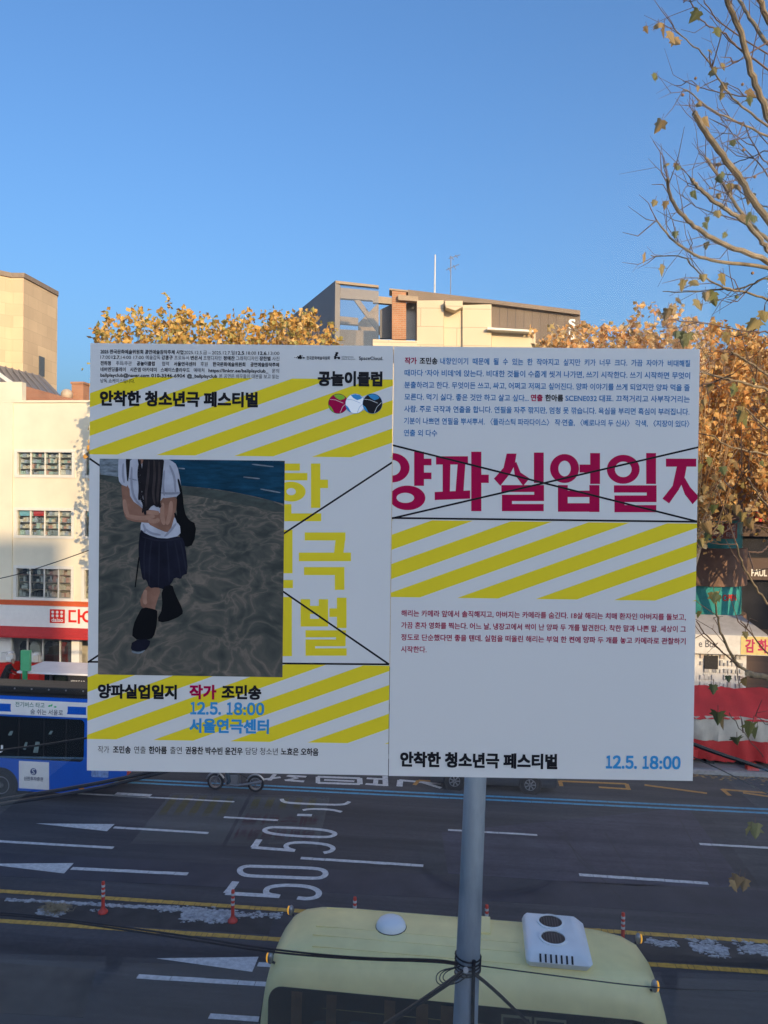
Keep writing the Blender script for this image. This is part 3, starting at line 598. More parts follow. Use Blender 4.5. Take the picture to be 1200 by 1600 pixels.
# ------------------------------------------------------------------ trees across the street
M_bark = mat('plane_bark', (.30, .25, .19), .85, .35, 2.5, .3, stretch=(1, 1, .4))
M_twig = mat('twig_brown', (.40, .27, .15), .8, .2)
M_autumn = islandmat('autumn_leaf', [(.70, .36, .12), (.80, .50, .19), (.58, .28, .09), (.84, .58, .26), (.52, .38, .14), (.74, .42, .15), (.86, .64, .34), (.46, .33, .14)], .65, .4)
M_autumn2 = islandmat('autumn_leaf_ochre', [(.62, .36, .09), (.70, .44, .12), (.52, .28, .07), (.44, .38, .12), (.74, .50, .2), (.58, .37, .10), (.40, .36, .12)], .65, .3)
def leaf_quad(mb, p, size, rnd):
    d = Vector((rnd.gauss(0, 1), rnd.gauss(0, 1), rnd.gauss(-.3, 1))).normalized(); s = d.cross(Vector((rnd.gauss(0, 1), rnd.gauss(0, 1), rnd.gauss(0, 1)))).normalized(); nn = d.cross(s)
    a = size*rnd.uniform(.6, 1.15); wd = a*rnd.uniform(.4, .6); k = rnd.uniform(.05, .3)*a
    mb.add([p-d*a*.5, p+s*wd+nn*k-d*a*.12, p+s*wd*.5+nn*k*.4+d*a*.18, p+d*a*.55, p-s*wd*.5+nn*k*.4+d*a*.18, p-s*wd+nn*k-d*a*.12], [(0, 1, 2, 3), (0, 3, 4, 5)])
def street_tree(s_, t_, ztop, rad_, zlow, seed, label, nshoot=120, lm=None, dens=1.0, side=1.0):
    rnd = random.Random(seed); rt = thing('plane_tree', label, 'tree', (s_, t_, .136), group='autumn plane trees along the far pavement')
    o = Vector((s_, t_, .136)); fork = o+Vector((rnd.uniform(-.2, .2), 0, 4.6))
    tr = MB().tube([o, o+Vector((0, 0, 1.2)), o+Vector((.08, 0, 3)), fork], [.34, .27, .24, .24], 12)
    tw_ = MB(); lv = MB(); ends = []
    for i in range(9):
        a = 6.283*i/9+rnd.uniform(-.3, .3); r = rad_*rnd.uniform(.35, .75)
        e = o+Vector((r*math.cos(a)*side, r*math.sin(a)*.85, zlow+rnd.uniform(-.5, 2.0))); m_ = fork.lerp(e, .5)+Vector((0, 0, -.5))
        tr.tube([fork+Vector((0, 0, -.3)), m_, e], [.17, .13, .09], 8); ends.append((m_, e))
    tr.build('trunk', M_bark, rt, smooth=True)
    for i in range(nshoot):
        m_, e = ends[i % len(ends)]; b = m_.lerp(e, rnd.uniform(.25, 1.0))
        a = rnd.uniform(0, 6.283); rr = rad_*math.sqrt(rnd.random()); tgt = o+Vector((rr*math.cos(a)*side, rr*math.sin(a)*.85, 0))
        tgt.z = ztop+rnd.gauss(-.15, .38)-(rr/rad_)**3*(ztop-zlow)*.10-(rnd.random()**2.2)*(ztop-zlow)*.75
        if tgt.z < b.z+.4: tgt.z = b.z+.4
        mid = b.lerp(tgt, .45)+Vector(((tgt.x-b.x)*.22, (tgt.y-b.y)*.22, -.15)); 
        pts = [b, mid, tgt]; tw_.tube(pts, [.035, .022, .008], 4, False)
        for k in range(int(30*dens)):
            f = rnd.random()**.55; q = (b.lerp(mid, f*2) if f < .5 else mid.lerp(tgt, f*2-1))
            leaf_quad(lv, q+Vector((rnd.gauss(0, .2), rnd.gauss(0, .2), rnd.gauss(-.05, .16))), .24, rnd)
        for k in range(rnd.randint(7, 16)):
            leaf_quad(lv, tgt+Vector((rnd.gauss(0, .13), rnd.gauss(0, .13), rnd.gauss(-.06, .15))), .24, rnd)
    tw_.build('twigs', M_twig, rt); lv.build('crown', lm or M_autumn, rt)
    return rt
def tz(u, v, t): return Fp(u, v, t)[1]
TT = KT+2.2
TN = KT+.9
street_tree(Fp(262, 600, TN)[0], TN, tz(264, 497, TN), 3.25, 7.0, 11, 'ochre autumn tree beside the cream store above the left poster', 260, M_autumn2)
street_tree(Fp(428, 600, TT)[0], TT, tz(425, 490, TT), 3.0, 8.5, 12, 'ochre autumn tree in front of the shade-dark side wall', 260, M_autumn2)
street_tree(Fp(915, 600, TT)[0], TT, tz(915, 512, TT), 3.0, 8.5, 13, 'orange autumn tree showing above the right poster under the roof lettering', 240, M_autumn)
street_tree(Fp(1050, 600, TT)[0], TT, tz(1062, 503, TT), 3.1, 9.0, 14, 'orange autumn tree rising behind the upper right corner of the right poster', 200, M_autumn, 1.2)
street_tree(Fp(1310, 600, TT)[0], TT+.6, tz(1225, 500, TT), 4.6, 9.4, 15, 'orange autumn tree behind the bare branches at the right edge', 250, M_autumn, 1.2)

# ------------------------------------------------------------------ the nearby half-bare plane tree, right
M_barkn = mat('near_bark', (.22, .17, .105), .8, .5, 9, .35, stretch=(1, 1, .5))
M_twign = mat('near_twig', (.13, .08, .055), .75, .25, 8)
M_leafn = islandmat('near_leaf', [(.16, .16, .05), (.26, .20, .07), (.10, .12, .045), (.32, .22, .09), (.20, .13, .05), (.13, .14, .05)], .6, .25)
nb = thing('plane_tree', 'nearby half bare plane tree with cut limbs and few leaves at the right edge', 'tree', (P(1335, 800, 7.2).x, 7.2, .136), False)
TRX = nb.org.x
br_ = MB(); tg = MB(); nl = MB(); sd = MB()
br_.tube([(TRX, 7.2, .13), (TRX+.05, 7.2, 5), (TRX, 7.2, 9), (TRX+.02, 7.2, 12), (TRX-.1, 7.2, 15.2)], [.30, .24, .21, .17, .10], 14)
def smooth_path(pts, it=2):
    for _ in range(it): pts = [pts[0]]+[p for a, b in zip(pts[:-1], pts[1:]) for p in (a*.75+b*.25, a*.25+b*.75)]+[pts[-1]]
    return pts
def limb(px, w0, w1, org, sc_, Ytip, Yroot=7.0, root=True, twigs=8, rnd=random.Random(3)):
    """px given from tip to root; widths in photo pixels at tip and root"""
    n = len(px); pts = []
    for i, (x, y) in enumerate(px):
        pts.append(P(org[0]+x/sc_, org[1]+y/sc_, Ytip+(Yroot-Ytip)*i/(n-1)))
    if root:
        e = pts[-1]; zj = min(e.z-.35*abs(TRX-e.x)-.1, 15) ; pts += [e.lerp(Vector((TRX, 7.2, zj)), .5)+Vector((0, 0, -.03)), Vector((TRX, 7.2, zj))]
    q = smooth_path(pts); m = len(q)
    rs = [((w0+(w1-w0)*min(1, i/(m-1)*1.25))*7/FPX/2) for i in range(m)]
    (br_ if w1 > 3.4 else tg).tube([p+Vector((rnd.gauss(0, .004), rnd.gauss(0, .004), rnd.gauss(0, .004))) for p in q], rs, 8 if w1 > 3.4 else 5)
    for _ in range(twigs):
        i = rnd.randint(0, int(m*.62)); p = q[i]; d0 = (q[max(i-1, 0)]-q[min(i+1, m-1)]).normalized()
        d = (d0+Vector((rnd.gauss(-.15, .6), rnd.gauss(0, .7), rnd.gauss(.05, .7)))).normalized(); ln = rnd.uniform(.12, .5); w = rnd.uniform(.003, .006)
        a = p+d*ln*.5+Vector((0, 0, rnd.gauss(0, .03))); b = p+d*ln+Vector((rnd.gauss(0, .05), 0, rnd.gauss(.03, .06)))
        tg.tube([p, a, b], [w, w*.8, w*.4], 4)
        if rnd.random() < .35: tg.tube([a, a+(d+Vector((rnd.gauss(0, .6), 0, rnd.gauss(0, .6))))*ln*.4], [w*.6, w*.3], 4)
        if rnd.random() < .16: nleaf(b, rnd.uniform(.05, .1), rnd)
def nleaf(p, size, rnd, droop=True):
    """a lobed plane leaf, folded along its midrib and curled"""
    up = Vector((rnd.gauss(0, .35), rnd.gauss(0, .5), -1)).normalized(); side = up.cross(Vector((rnd.gauss(0, .6), -1, rnd.gauss(0, .3)))).normalized(); nn = up.cross(side)
    out = [(0, 0), (.22, -.10), (.55, -.02), (.42, .2), (.62, .42), (.34, .44), (.28, .62), (0, .95)]
    k = rnd.uniform(.15, .55)
    f = lambda x, y: p+up*((y-.1)*size*1.25)+side*(x*size)+nn*(abs(x)*k*size-(y-.4)**2*size*.35)
    R_ = [f(x, y) for x, y in out]; L_ = [f(-x*rnd.uniform(.8, 1.1), y) for x, y in out]
    nl.add(R_+L_[1:-1], [tuple(range(8)), (0, 7)+tuple(range(13, 7, -1))])
    tg.tube([p, p-up*size*.5+Vector((0, 0, .02))], [.0025, .002], 4)
o8, k8 = (980, 0), 2.859
for px, w0, w1, yt, tw_n in (
    ([(432, -60), (445, 0), (490, 100), (530, 230), (560, 330), (600, 450), (640, 560)], 7, 10.5, 6.4, 8),
    ([(470, -60), (500, 0), (540, 70), (590, 150), (640, 210)], 4.5, 6.5, 7.4, 6), ([(575, -60), (590, 0), (629, 110)], 8, 9, 6.8, 3),
    ([(298, 505), (340, 580), (400, 660), (470, 750), (530, 840), (580, 920), (640, 1010)], 7.5, 11, 6.2, 10),
    ([(350, 705), (400, 780), (450, 860), (500, 940), (560, 1010), (640, 1090)], 4.5, 6.5, 7.4, 10),
    ([(288, 795), (295, 820), (330, 850), (400, 910), (480, 960), (550, 1010), (600, 1080), (640, 1130)], 4.5, 8.5, 6.6, 10),
    ([(180, 793), (186, 850), (205, 910), (260, 980), (320, 1030), (420, 1085), (520, 1125), (640, 1170)], 3.5, 9, 6.0, 14),
    ([(130, 985), (180, 1050), (260, 1120), (360, 1165), (480, 1178), (640, 1192)], 2.2, 6.5, 6.6, 14),
    ([(105, 1143), (250, 1140), (290, 1190), (360, 1250), (440, 1290), (540, 1310), (640, 1340)], 1.5, 4, 6.9, 14),
    ([(160, 1300), (260, 1310), (400, 1290), (480, 1300), (560, 1270), (640, 1230)], 1.2, 3.8, 7.6, 8),
    ([(205, 115), (270, 190), (345, 240), (400, 340), (460, 430), (540, 500), (640, 570)], 1.2, 3.8, 6.2, 8),
    ([(250, 400), (275, 405), (320, 450), (400, 505), (500, 550), (640, 610)], 1.3, 3.6, 6.4, 9),
    ([(270, -30), (310, 70), (360, 120), (420, 132), (470, 190), (520, 240)], 1.5, 3.4, 6.8, 8),
    ([(250, 360), (330, 395), (430, 415), (540, 435), (640, 440)], 1.2, 2.6, 7.5, 8), ([(330, -20), (380, 60), (415, 110)], 1.5, 2.6, 6.8, 4),
    ([(215, 1430), (330, 1440), (440, 1465), (560, 1485), (640, 1480)], 1.6, 2.6, 6.0, 5),
    ([(310, 650), (420, 800), (560, 900), (640, 930)], .9, 2.2, 7.8, 8), ([(420, 530), (500, 640), (580, 720), (640, 800)], 1, 2.4, 7.8, 8),
    ([(520, 545), (560, 640), (610, 720), (640, 740)], 1.4, 2.2, 6.2, 6), ([(370, 300), (450, 300), (510, 260), (640, 180)], 1, 2.4, 6.5, 6),
    ([(245, 870), (310, 930), (420, 960), (540, 1000), (640, 1080)], 1, 2.2, 7.9, 9), ([(380, 740), (470, 730), (560, 700), (640, 660)], 1, 2.6, 7.6, 6),
    ([(500, 800), (560, 790), (640, 750)], 1, 2, 6.8, 4), ([(540, 1500), (590, 1420), (640, 1380)], 1.5, 3, 6.4, 4)):
    limb(px, w0, w1, o8, k8, yt, root=w1 > 2.5, twigs=tw_n)
o5, k5 = (1070, 500), 5.33
for px, w0, w1, yt, tw_n in (
    ([(395, 270), (500, 330), (600, 400), (720, 470)], 2.5, 4.5, 6.2, 6), ([(140, 430), (260, 465), (400, 505), (550, 540), (720, 590)], 2.2, 5, 6.0, 8), ([(140, 540), (230, 520), (300, 490), (400, 505)], 2, 3, 6.0, 4),
    ([(510, 740), (600, 830), (720, 930)], 2, 4, 6.4, 6), ([(240, 965), (350, 1050), (500, 1095), (720, 1115)], 1.5, 3.6, 6.2, 6), ([(480, 1190), (470, 1320), (390, 1420), (330, 1330)], 1.2, 1.8, 5.8, 3), ([(520, 1320), (600, 1430), (720, 1600)], 2, 3.6, 6, 3)):
    limb(px, w0, w1, o5, k5, yt, twigs=tw_n, root=w1 > 3.4)
o6, k6 = (1060, 780), 3.479
for px, w0, w1, yt, tw_n in (
    ([(316, 245), (325, 290), (350, 360), (390, 430), (440, 510), (500, 590)], 2, 3.6, 5.6, 3), ([(200, 560), (203, 620), (220, 690), (250, 780), (310, 880), (360, 930), (430, 960), (500, 975)], 1.8, 5.5, 5.6, 5),
    ([(100, 660), (130, 720), (190, 780), (270, 860), (345, 925)], 1.2, 2.4, 5.6, 3), ([(380, 285), (440, 292), (470, 275), (500, 245)], 2, 2.4, 6, 1), ([(340, 660), (420, 760), (500, 860)], 1.5, 2.5, 6.2, 3),
    ([(378, 948), (430, 960), (500, 975)], 7, 10, 5.6, 0), ([(350, 90), (400, 140), (500, 160)], 1.3, 2.2, 6, 2), ([(270, 1160), (360, 1280), (460, 1400)], .8, 1.4, 5.4, 1), ([(420, 1180), (500, 1240)], .7, 1.2, 5.4, 1)):
    limb(px, w0, w1, o6, k6, yt, 6.6, twigs=tw_n, root=w1 > 3.4)
lr = random.Random(21)
for x, y, s_ in ((140, 125, 44), (165, 140, 48), (200, 175, 55), (212, 195, 50), (315, 75, 50), (410, 150, 45), (375, 245, 34), (380, 332, 40), (320, 400, 24), (425, 432, 26), (545, 425, 45), (552, 450, 38), (405, 960, 34), (355, 985, 26), (352, 1010, 30), (215, 1050, 28), (125, 910, 26), (78, 1168, 46), (160, 1212, 46), (340, 1245, 34), (430, 1250, 46), (255, 1275, 44), (295, 1275, 46), (385, 1328, 46), (350, 1325, 36), (315, 1365, 46), (335, 1372, 30), (232, 1355, 40), (180, 1405, 46), (205, 1395, 44), (265, 1520, 62), (430, 788, 30), (490, 1330, 18), (550, 975, 46), (565, 985, 40), (575, 1460, 62), (615, 1420, 52), (290, 868, 22), (450, 1510, 44), (440, 1055, 24), (520, 980, 36)):
    nleaf(P(980+x/k8, y/k8-s_/k8*.4, lr.uniform(5.8, 6.8)), s_/k8*6.5/FPX*.95, lr)
for x, y, s_ in ((30, 170, 95), (330, 320, 62), (365, 160, 62), (600, 70, 80), (640, 40, 60), (510, 845, 90), (160, 690, 52), (225, 580, 90), (420, 610, 105), (470, 760, 80), (490, 1385, 66), (430, 1220, 70), (320, 1260, 70), (210, 1180, 60), (250, 1320, 60), (180, 1420, 66), (400, 1500, 60), (560, 1150, 60), (640, 1200, 50), (300, 1400, 60), (140, 1240, 70), (520, 130, 40), (580, 520, 50), (650, 480, 50)):
    nleaf(P(1070+x/k5, 500+y/k5-s_/k5*.4, lr.uniform(5.4, 6.6)), s_/k5*6/FPX*.95, lr)
for x, y, s_ in ((195, 540, 60), (215, 545, 52), (380, 140, 66), (350, 100, 52), (315, 60, 50), (270, 110, 50), (200, 60, 60), (215, 1195, 76), (240, 1220, 60), (400, 1255, 76), (425, 1275, 66), (318, 1325, 70), (190, 1035, 48), (270, 980, 36), (120, 630, 34), (365, 740, 34), (150, 160, 60), (160, 210, 50), (240, 170, 46), (120, 240, 40)):
    nleaf(P(1060+x/k6, 780+y/k6-s_/k6*.4, lr.uniform(4.9, 6)), s_/k6*5.5/FPX*.95, lr)
for u, v, s_ in ((1180, 1290, 26), (1172, 1293, 18), (1154, 1372, 26), (1163, 1376, 20), (1147, 1378, 18)):
    nleaf(P(u, v, 5.2), s_*5.2/FPX*.8, lr)
for x, y, s_ in ((305, 350, 13), (248, 424, 14), (515, 377, 13), (370, 840, 11), (520, 670, 14), (570, 790, 14), (560, 1220, 14)):
    sd.ell(P(980+x/k8, y/k8, 6.6), s_/k8*6.6/FPX/2, 10, 6)
br_.build('limbs', M_barkn, nb, smooth=True); tg.build('twigs', M_twign, nb); nl.build('leaves', M_leafn, nb); sd.build('seed_balls', mat('seed_ball', (.30, .17, .09), .9, .3, 60), nb, smooth=True)

# ------------------------------------------------------------------ street furniture
M_bred = mat('bollard_red', (.62, .06, .035), .5, .1); M_refl = mat('reflective_band', (.60, .60, .60), .4, .05)
def bollard(px, label, first=None):
    s_, t_ = G(*px)
    if first: return dup(first, S2W(s_, t_, .005), label=label)
    rt = thing('bollard', label, 'bollard', (0, 0, 0), True, 'red lane bollards along the middle of the road')
    MB().lathe((0, 0, 0), (0, 0, 1), [(.12, 0), (.12, .03), (.085, .07), (.055, .10), (.048, .14)], 20).build('base', M_bred, rt, smooth=True)
    MB().lathe((0, 0, .141), (0, 0, 1), [(.042, 0), (.042, .60), (.036, .63), (.0, .64)], 18).build('post', M_bred, rt, smooth=True)
    for k in range(3): MB().lathe((0, 0, .40+k*.12), (0, 0, 1), [(.0455, 0), (.0455, .055)], 18).build('reflective_band', M_refl, rt, smooth=True)
    rt.o.location = S2W(s_, t_, .005); return rt
b0 = bollard((161, 1426), 'red striped bollard beside the straw and snow, far from the yellow minibus')
bollard((363.5, 1440), 'red striped bollard in the thick snow next to the front of the yellow minibus', b0)
bollard((554, 1452), 'red striped bollard peeping over the minibus roof near the white dome', b0)
bollard((760, 1465), 'red striped bollard peeping over the minibus roof between lamp pole and air conditioner', b0)
bollard((973, 1478), 'red striped bollard peeping over the rear roof corner of the yellow minibus', b0)
# street pole with its tangle of cables
M_pole = mat('galvanised_pole', (.36, .42, .47), .5, .22, 5, .05, metal=.3, stretch=(1, 1, .25))
M_cab = mat('cable_black', (.012, .012, .014), .5, .1)
YP = 8.4
pa, pb = P(743, 1212, YP), P(727, 1600, YP); dz = (pa-pb).normalized()
pf, pt_ = pb-dz*(pb.z-.13)/dz.z, pa+dz*.55
sp = thing('street_pole', 'leaning grey metal pole with black cables strapped round it in front of the yellow minibus', 'pole', pf, False)
MB().tube([pf, pb, pa, pt_], [.150, .138, .122, .118], 24).build('post', M_pole, sp, smooth=True)
MB().tube([pt_, pt_+dz*.03], [.12, .09], 24).build('cap', M_pole, sp)
pc = P(731, 1505, YP)
bd = MB()
for k in range(5):
    c0 = pc+dz*(.09-.045*k); tlt = R.uniform(-.03, .03)
    bd.tube([c0+Vector((math.cos(a)*.142, math.sin(a)*.142, tlt*math.cos(a*1.0+k))) for a in [6.283*j/18 for j in range(19)]], .010, 5)
bd.tube([pc+Vector((.05, -.145, .12)), pc+Vector((.045, -.15, -.05)), pc+Vector((.04, -.15, -.9))], .022, 6)
for k in range(3):
    bd.tube(smooth_path([pc+Vector((-.1, -.14, .05)), pc+Vector((-.26-.05*k, -.12, -.02)), pc+Vector((-.30-.03*k, -.1, -.13-.03*k)), pc+Vector((-.15, -.13, -.16)), pc+Vector((-.02, -.15, -.05))]), .006, 5)
bd.build('cable_tie', M_cab, sp)
MB().lathe(pc+Vector((-.04, -.145, .02)), (0, -1, 0), [(.03, 0), (.03, .02)], 12).build('bolt', M_refl, sp)
def cable(name, px, ys, r, label, n=1):
    mb = MB(); pts = [P(u, v, y) for (u, v), y in zip(px, ys)]
    for k in range(n):
        q = smooth_path([p+Vector((0, R.gauss(0, .004), k*r*2.3+R.gauss(0, .006))) for p in pts], 3); mb.tube(q, r, 6)
    return single('cable', mb, M_cab, label, 'cable', pts[0], False)
cable('c', [(-140, 1430), (0, 1427), (150, 1447), (300, 1468), (420, 1487), (560, 1500), (680, 1503), (716, 1508)], (8.2,)*8, .010, 'thin black cable sagging across the yellow minibus roof from the left edge to the pole', 2)
cable('c', [(-140, 1285), (0, 1256), (130, 1236), (250, 1209), (400, 1170), (620, 1105), (900, 1020)], (9, 9, 9, 9, 9.2, 9.6, 10), .022, 'thick black double cable slanting past the blue bus under the left poster', 2)
cable('c', [(-140, 1190), (0, 1172), (70, 1163), (136, 1153), (300, 1128), (500, 1100)], (10,)*6, .014, 'black cable crossing the windows of the blue bus')
cable('c', [(-140, 925), (0, 906), (70, 885), (136, 860), (300, 800)], (12,)*5, .008, 'thin dark cable crossing the cream store windows')
cable('c', [(600, 1606), (660, 1566), (722, 1523)], (8.25,)*3, .015, 'thick black cable running from the pole down to the lower edge', 2)
cable('c', [(738, 1520), (770, 1545), (832, 1606)], (8.25,)*3, .010, 'dark cable running down from the pole over the minibus side window', 2)
cable('c', [(744, 1508), (850, 1522), (1025, 1542), (1130, 1547), (1330, 1553)], (8.3, 8.4, 8.6, 8.8, 9), .007, 'thin grey cable from the pole across the rear of the yellow minibus')
cable('c', [(900, 1085), (1000, 1125), (1085, 1165), (1200, 1203), (1330, 1245)], (9,)*5, .026, 'thick black cable hanging in front of the red and white stall')
cable('c', [(1000, 1150), (1085, 1182), (1150, 1215), (1200, 1240), (1330, 1290)], (9.3,)*5, .008, 'thin black cable below the thick one in front of the red stall')

# bus shelter behind the blue bus
SH = KT+1.6
shs0, shs1 = Fp(26, 1050, SH)[0], Fp(200, 1050, SH)[0]
shz = Fp(80, 1051, SH)[1]
bsx = thing('bus_shelter', 'bus shelter with a flat white roof and dark glass behind the blue bus', 'bus shelter', (shs0, SH, .136))
MB().box(shs0, shs1, SH, SH+2.2, shz-.09, shz).build('roof', mat('shelter_white', (.70, .69, .72), .4, .08, 1.5), bsx, bevel=.02)
MB().box(shs0+.2, shs1-.2, SH+1.9, SH+1.95, .5, shz-.1).build('rear_glass', mat('shelter_glass', (.035, .05, .05), .12, .2, .7, spec=.6), bsx)
po = MB()
for f in (.12, .5, .88): po.box(shs0+(shs1-shs0)*f-.06, shs0+(shs1-shs0)*f+.06, SH+1.7, SH+1.82, .137, shz-.091)
po.build('posts', M_darkp, bsx)
fw = MB(); lettering(fw, '혜화역.동숭로', .012, fl(SH+.09), Fp(109, 1050, SH)[0], Fp(131, 1050, SH)[0], shz-.5, .22, .001)
MB().box(Fp(104, 1050, SH)[0], shs1-.3, SH+.1, SH+.14, shz-.75, shz-.095).build('name_panel', M_dark, bsx); fw.build('lettering', M_signw, bsx)
gp = thing('stop_post', 'green bus stop post standing at the end of the white shelter roof', 'sign post', (Fp(45, 1050, SH)[0], SH-.3, .136))
gx = gp.org.x; gz = Fp(45, 1014, SH)[1]
MB().box(gx-.09, gx+.09, SH-.36, SH-.24, .137, gz-.9).build('post', mat('stop_green', (.04, .30, .12), .5, .1), gp)
MB().box(gx-.16, gx+.26, SH-.38, SH-.22, gz-.899, gz).build('sign_panel', mat('stop_green_light', (.10, .42, .20), .5, .08), gp, bevel=.01)

# kiosk and covered stall, right
KK = KT+4.2
M_kbox = mat('kiosk_white', (.62, .60, .57), .6, .12)
kx0, kx1 = Fp(1000, 1000, KK)[0], Fp(1186, 1000, KK)[0]
kz0, kz1, kz2, kz3 = Fp(1120, 1088, KK)[1], Fp(1120, 1020, KK)[1], Fp(1120, 990, KK)[1], Fp(1120, 980, KK)[1]
ki = thing('news_kiosk', 'white news kiosk with papers in its window and a sign band behind the red stall', 'kiosk', (kx1-1.5, KK, .136))
MB().box(kx0, kx1-.5, KK+.02, KK+2.2, .137, kz1-.01).build('body', M_kbox, ki)
MB().box(kx0-.1, kx1+.25, KK-.35, KK+2.4, kz1, kz2).build('sign_band', M_kbox, ki, bevel=.02)
MB().prism([(kx0-.1, KK-.3, kz2+.003), (kx1+.25, KK-.3, kz2+.003), (kx1-.3, KK+1.2, kz3+.3), (kx0, KK+1.2, kz3+.3), ], (0, .1, .06)).build('roof', mat('kiosk_roof', (.4, .4, .42), .5), ki)
MB().box(Fp(1153, 1000, KK)[0], kx1+.24, KK-.365, KK-.352, kz1+.03, kz2-.03).build('sign_patch', mat('kiosk_yellow', (.62, .50, .20), .5), ki)
kl = MB(); lettering(kl, 'e Box', .012, fl(KK-.356), Fp(1088, 1000, KK)[0], Fp(1118, 1000, KK)[0], kz1+.3, .42, .001); kl.build('lettering', mat('ink_grey', (.10, .10, .12), .6), ki)
kl = MB(); lettering(kl, '감 화', .03, fl(KK-.370), Fp(1160, 1000, KK)[0], Fp(1194, 1000, KK)[0], kz1+.18, .62, .001); kl.build('lettering', mat('sign_magenta', (.45, .02, .10), .5), ki)
np_ = MB()
for i in range(18):
    for j in range(7):
        x = Fp(1094, 1050, KK)[0]+i*.165; z = kz0-.2+j*.31
        if R.random() < .86 and x < kx1-.75: np_.box(x, x+R.uniform(.10, .15), KK-.05, KK-.02, z, z+R.uniform(.12, .27))
np_.build('newspaper_rack', islandmat('newsprint', [(.55, .53, .50), (.42, .41, .40), (.60, .58, .52), (.30, .30, .31), (.5, .42, .38), (.62, .6, .58)], .7), ki)
MB().box(Fp(1100, 1050, KK)[0], Fp(1121, 1050, KK)[0], KK-.06, KK+.01, Fp(1110, 1045, KK)[1], Fp(1110, 1024, KK)[1]).build('hatch_window', M_dark, ki)
ST = KT+.9
M_tred = mat('tarp_red', (.50, .035, .035), .55, .18, 1.2, .5, bscale=3); M_twh = mat('tarp_white', (.58, .53, .45), .55, .15, 1.5, .5, bscale=3)
sx0, sx1 = Fp(1060, 1150, ST)[0], Fp(1330, 1150, ST)[0]
sz = [Fp(1140, v, ST)[1] for v in (1200, 1156, 1118, 1086)]
stall = thing('street_stall', 'closed street stall wrapped in red and white tarpaulin at the far kerb', 'stall', (sx0+2, ST, .136))
def tarp(z0, z1, y0, y1, n=44, amp=.055):
    mb = MB(); rows_ = []
    for z, y in ((z0, y0), ((z0+z1)/2, (y0+y1)/2-.03), (z1, y1)):
        rows_.append([(sx0+(sx1-sx0)*i/n, y+amp*math.sin(i*1.3+z*3)-abs(amp*1.6*math.sin(i*.47+z))+R.gauss(0, amp*.5), z+.03*math.sin(i*.31+z*2)+R.gauss(0, .008)) for i in range(n+1)])
    vs = [p for r in rows_ for p in r]; m = n+1
    mb.add(vs, [(r*m+i, r*m+i+1, (r+1)*m+i+1, (r+1)*m+i) for r in range(2) for i in range(n)])
    bk = [(p[0], p[1]+.03, p[2]) for p in vs]; mb.add(bk, [(r*m+i, (r+1)*m+i, (r+1)*m+i+1, r*m+i+1) for r in range(2) for i in range(n)])
    return mb
tarp(.30, sz[1], ST-.05, ST-.10).build('lower_tarp', M_tred, stall, smooth=True)
tarp(sz[1]-.02, sz[2], ST-.03, ST-.16).build('white_tarp', M_twh, stall, smooth=True)
tarp(sz[2]-.1, sz[3]+.12, ST-.22, ST+.9).build('roof_tarp', M_tred, stall, smooth=True)
MB().box(sx0+.02, sx1, ST+.20, ST+1.9, .28, sz[2]).build('body', M_tred, stall)
MB().box(sx0-.35, sx0-.02, ST-.25, ST+1.6, .25, sz[2]-.1).build('side_flap', M_tred, stall, bevel=.05)
wf = MB()
for u in (1110, 1165, 1230): x = Fp(u, 1200, ST)[0]; wf.box(x-.15, x+.15, ST-.02, ST+.3, .137, .29)
wf.build('feet', M_dark, stall)
cr_ = thing('plastic_crate', 'small red plastic box on the kerb before the red and white stall', 'crate', (Fp(1175, 1200, ST-.5)[0], ST-.5, .14))
cx0 = cr_.org.x; MB().box(cx0-.22, cx0+.22, ST-.65, ST-.35, .14, .34).build('crate_body', M_bred, cr_, bevel=.03)
MB().box(cx0-.15, cx0+.15, ST-.6, ST-.4, .342, .40).build('lid', M_bred, cr_, bevel=.02)

# ------------------------------------------------------------------ vehicles
M_tyre = mat('tyre_rubber', (.02, .02, .021), .8, .2); M_rim = mat('rim_metal', (.32, .32, .33), .4, .1, metal=.7); M_vglass = mat('vehicle_glass', (.012, .015, .018), .06, .2, .8, spec=.6)
M_black = mat('black_plastic', (.02, .02, .022), .5, .15)
def wheel(rt, x, y, r, wd, face=-1, spokes=0, name='wheel'):
    t = MB().lathe((x, y, r), (0, face, 0), [(r*.62, 0), (r*.66, wd*.02), (r*.93, 0.0), (r, -wd*.12), (r, -wd*.88), (r*.93, -wd)], 32).build(name, M_tyre, rt, smooth=True)
    rm = MB().lathe((x, y, r), (0, face, 0), [(r*.60, -.03), (r*.60, .004), (r*.54, .006), (r*.50, -.03), (r*.2, -.05), (r*.18, .0), (r*.0, .0)], 28)
    for k in range(spokes):
        a = 6.283*k/spokes; rm.prism([(x+r*q*math.cos(a+b), y+face*(.003), r+r*q*math.sin(a+b)) for q, b in ((.12, -.5), (.55, -.14), (.55, .14), (.12, .5))], (0, -face*.04, 0))
    rm.build('rim', M_rim, t)
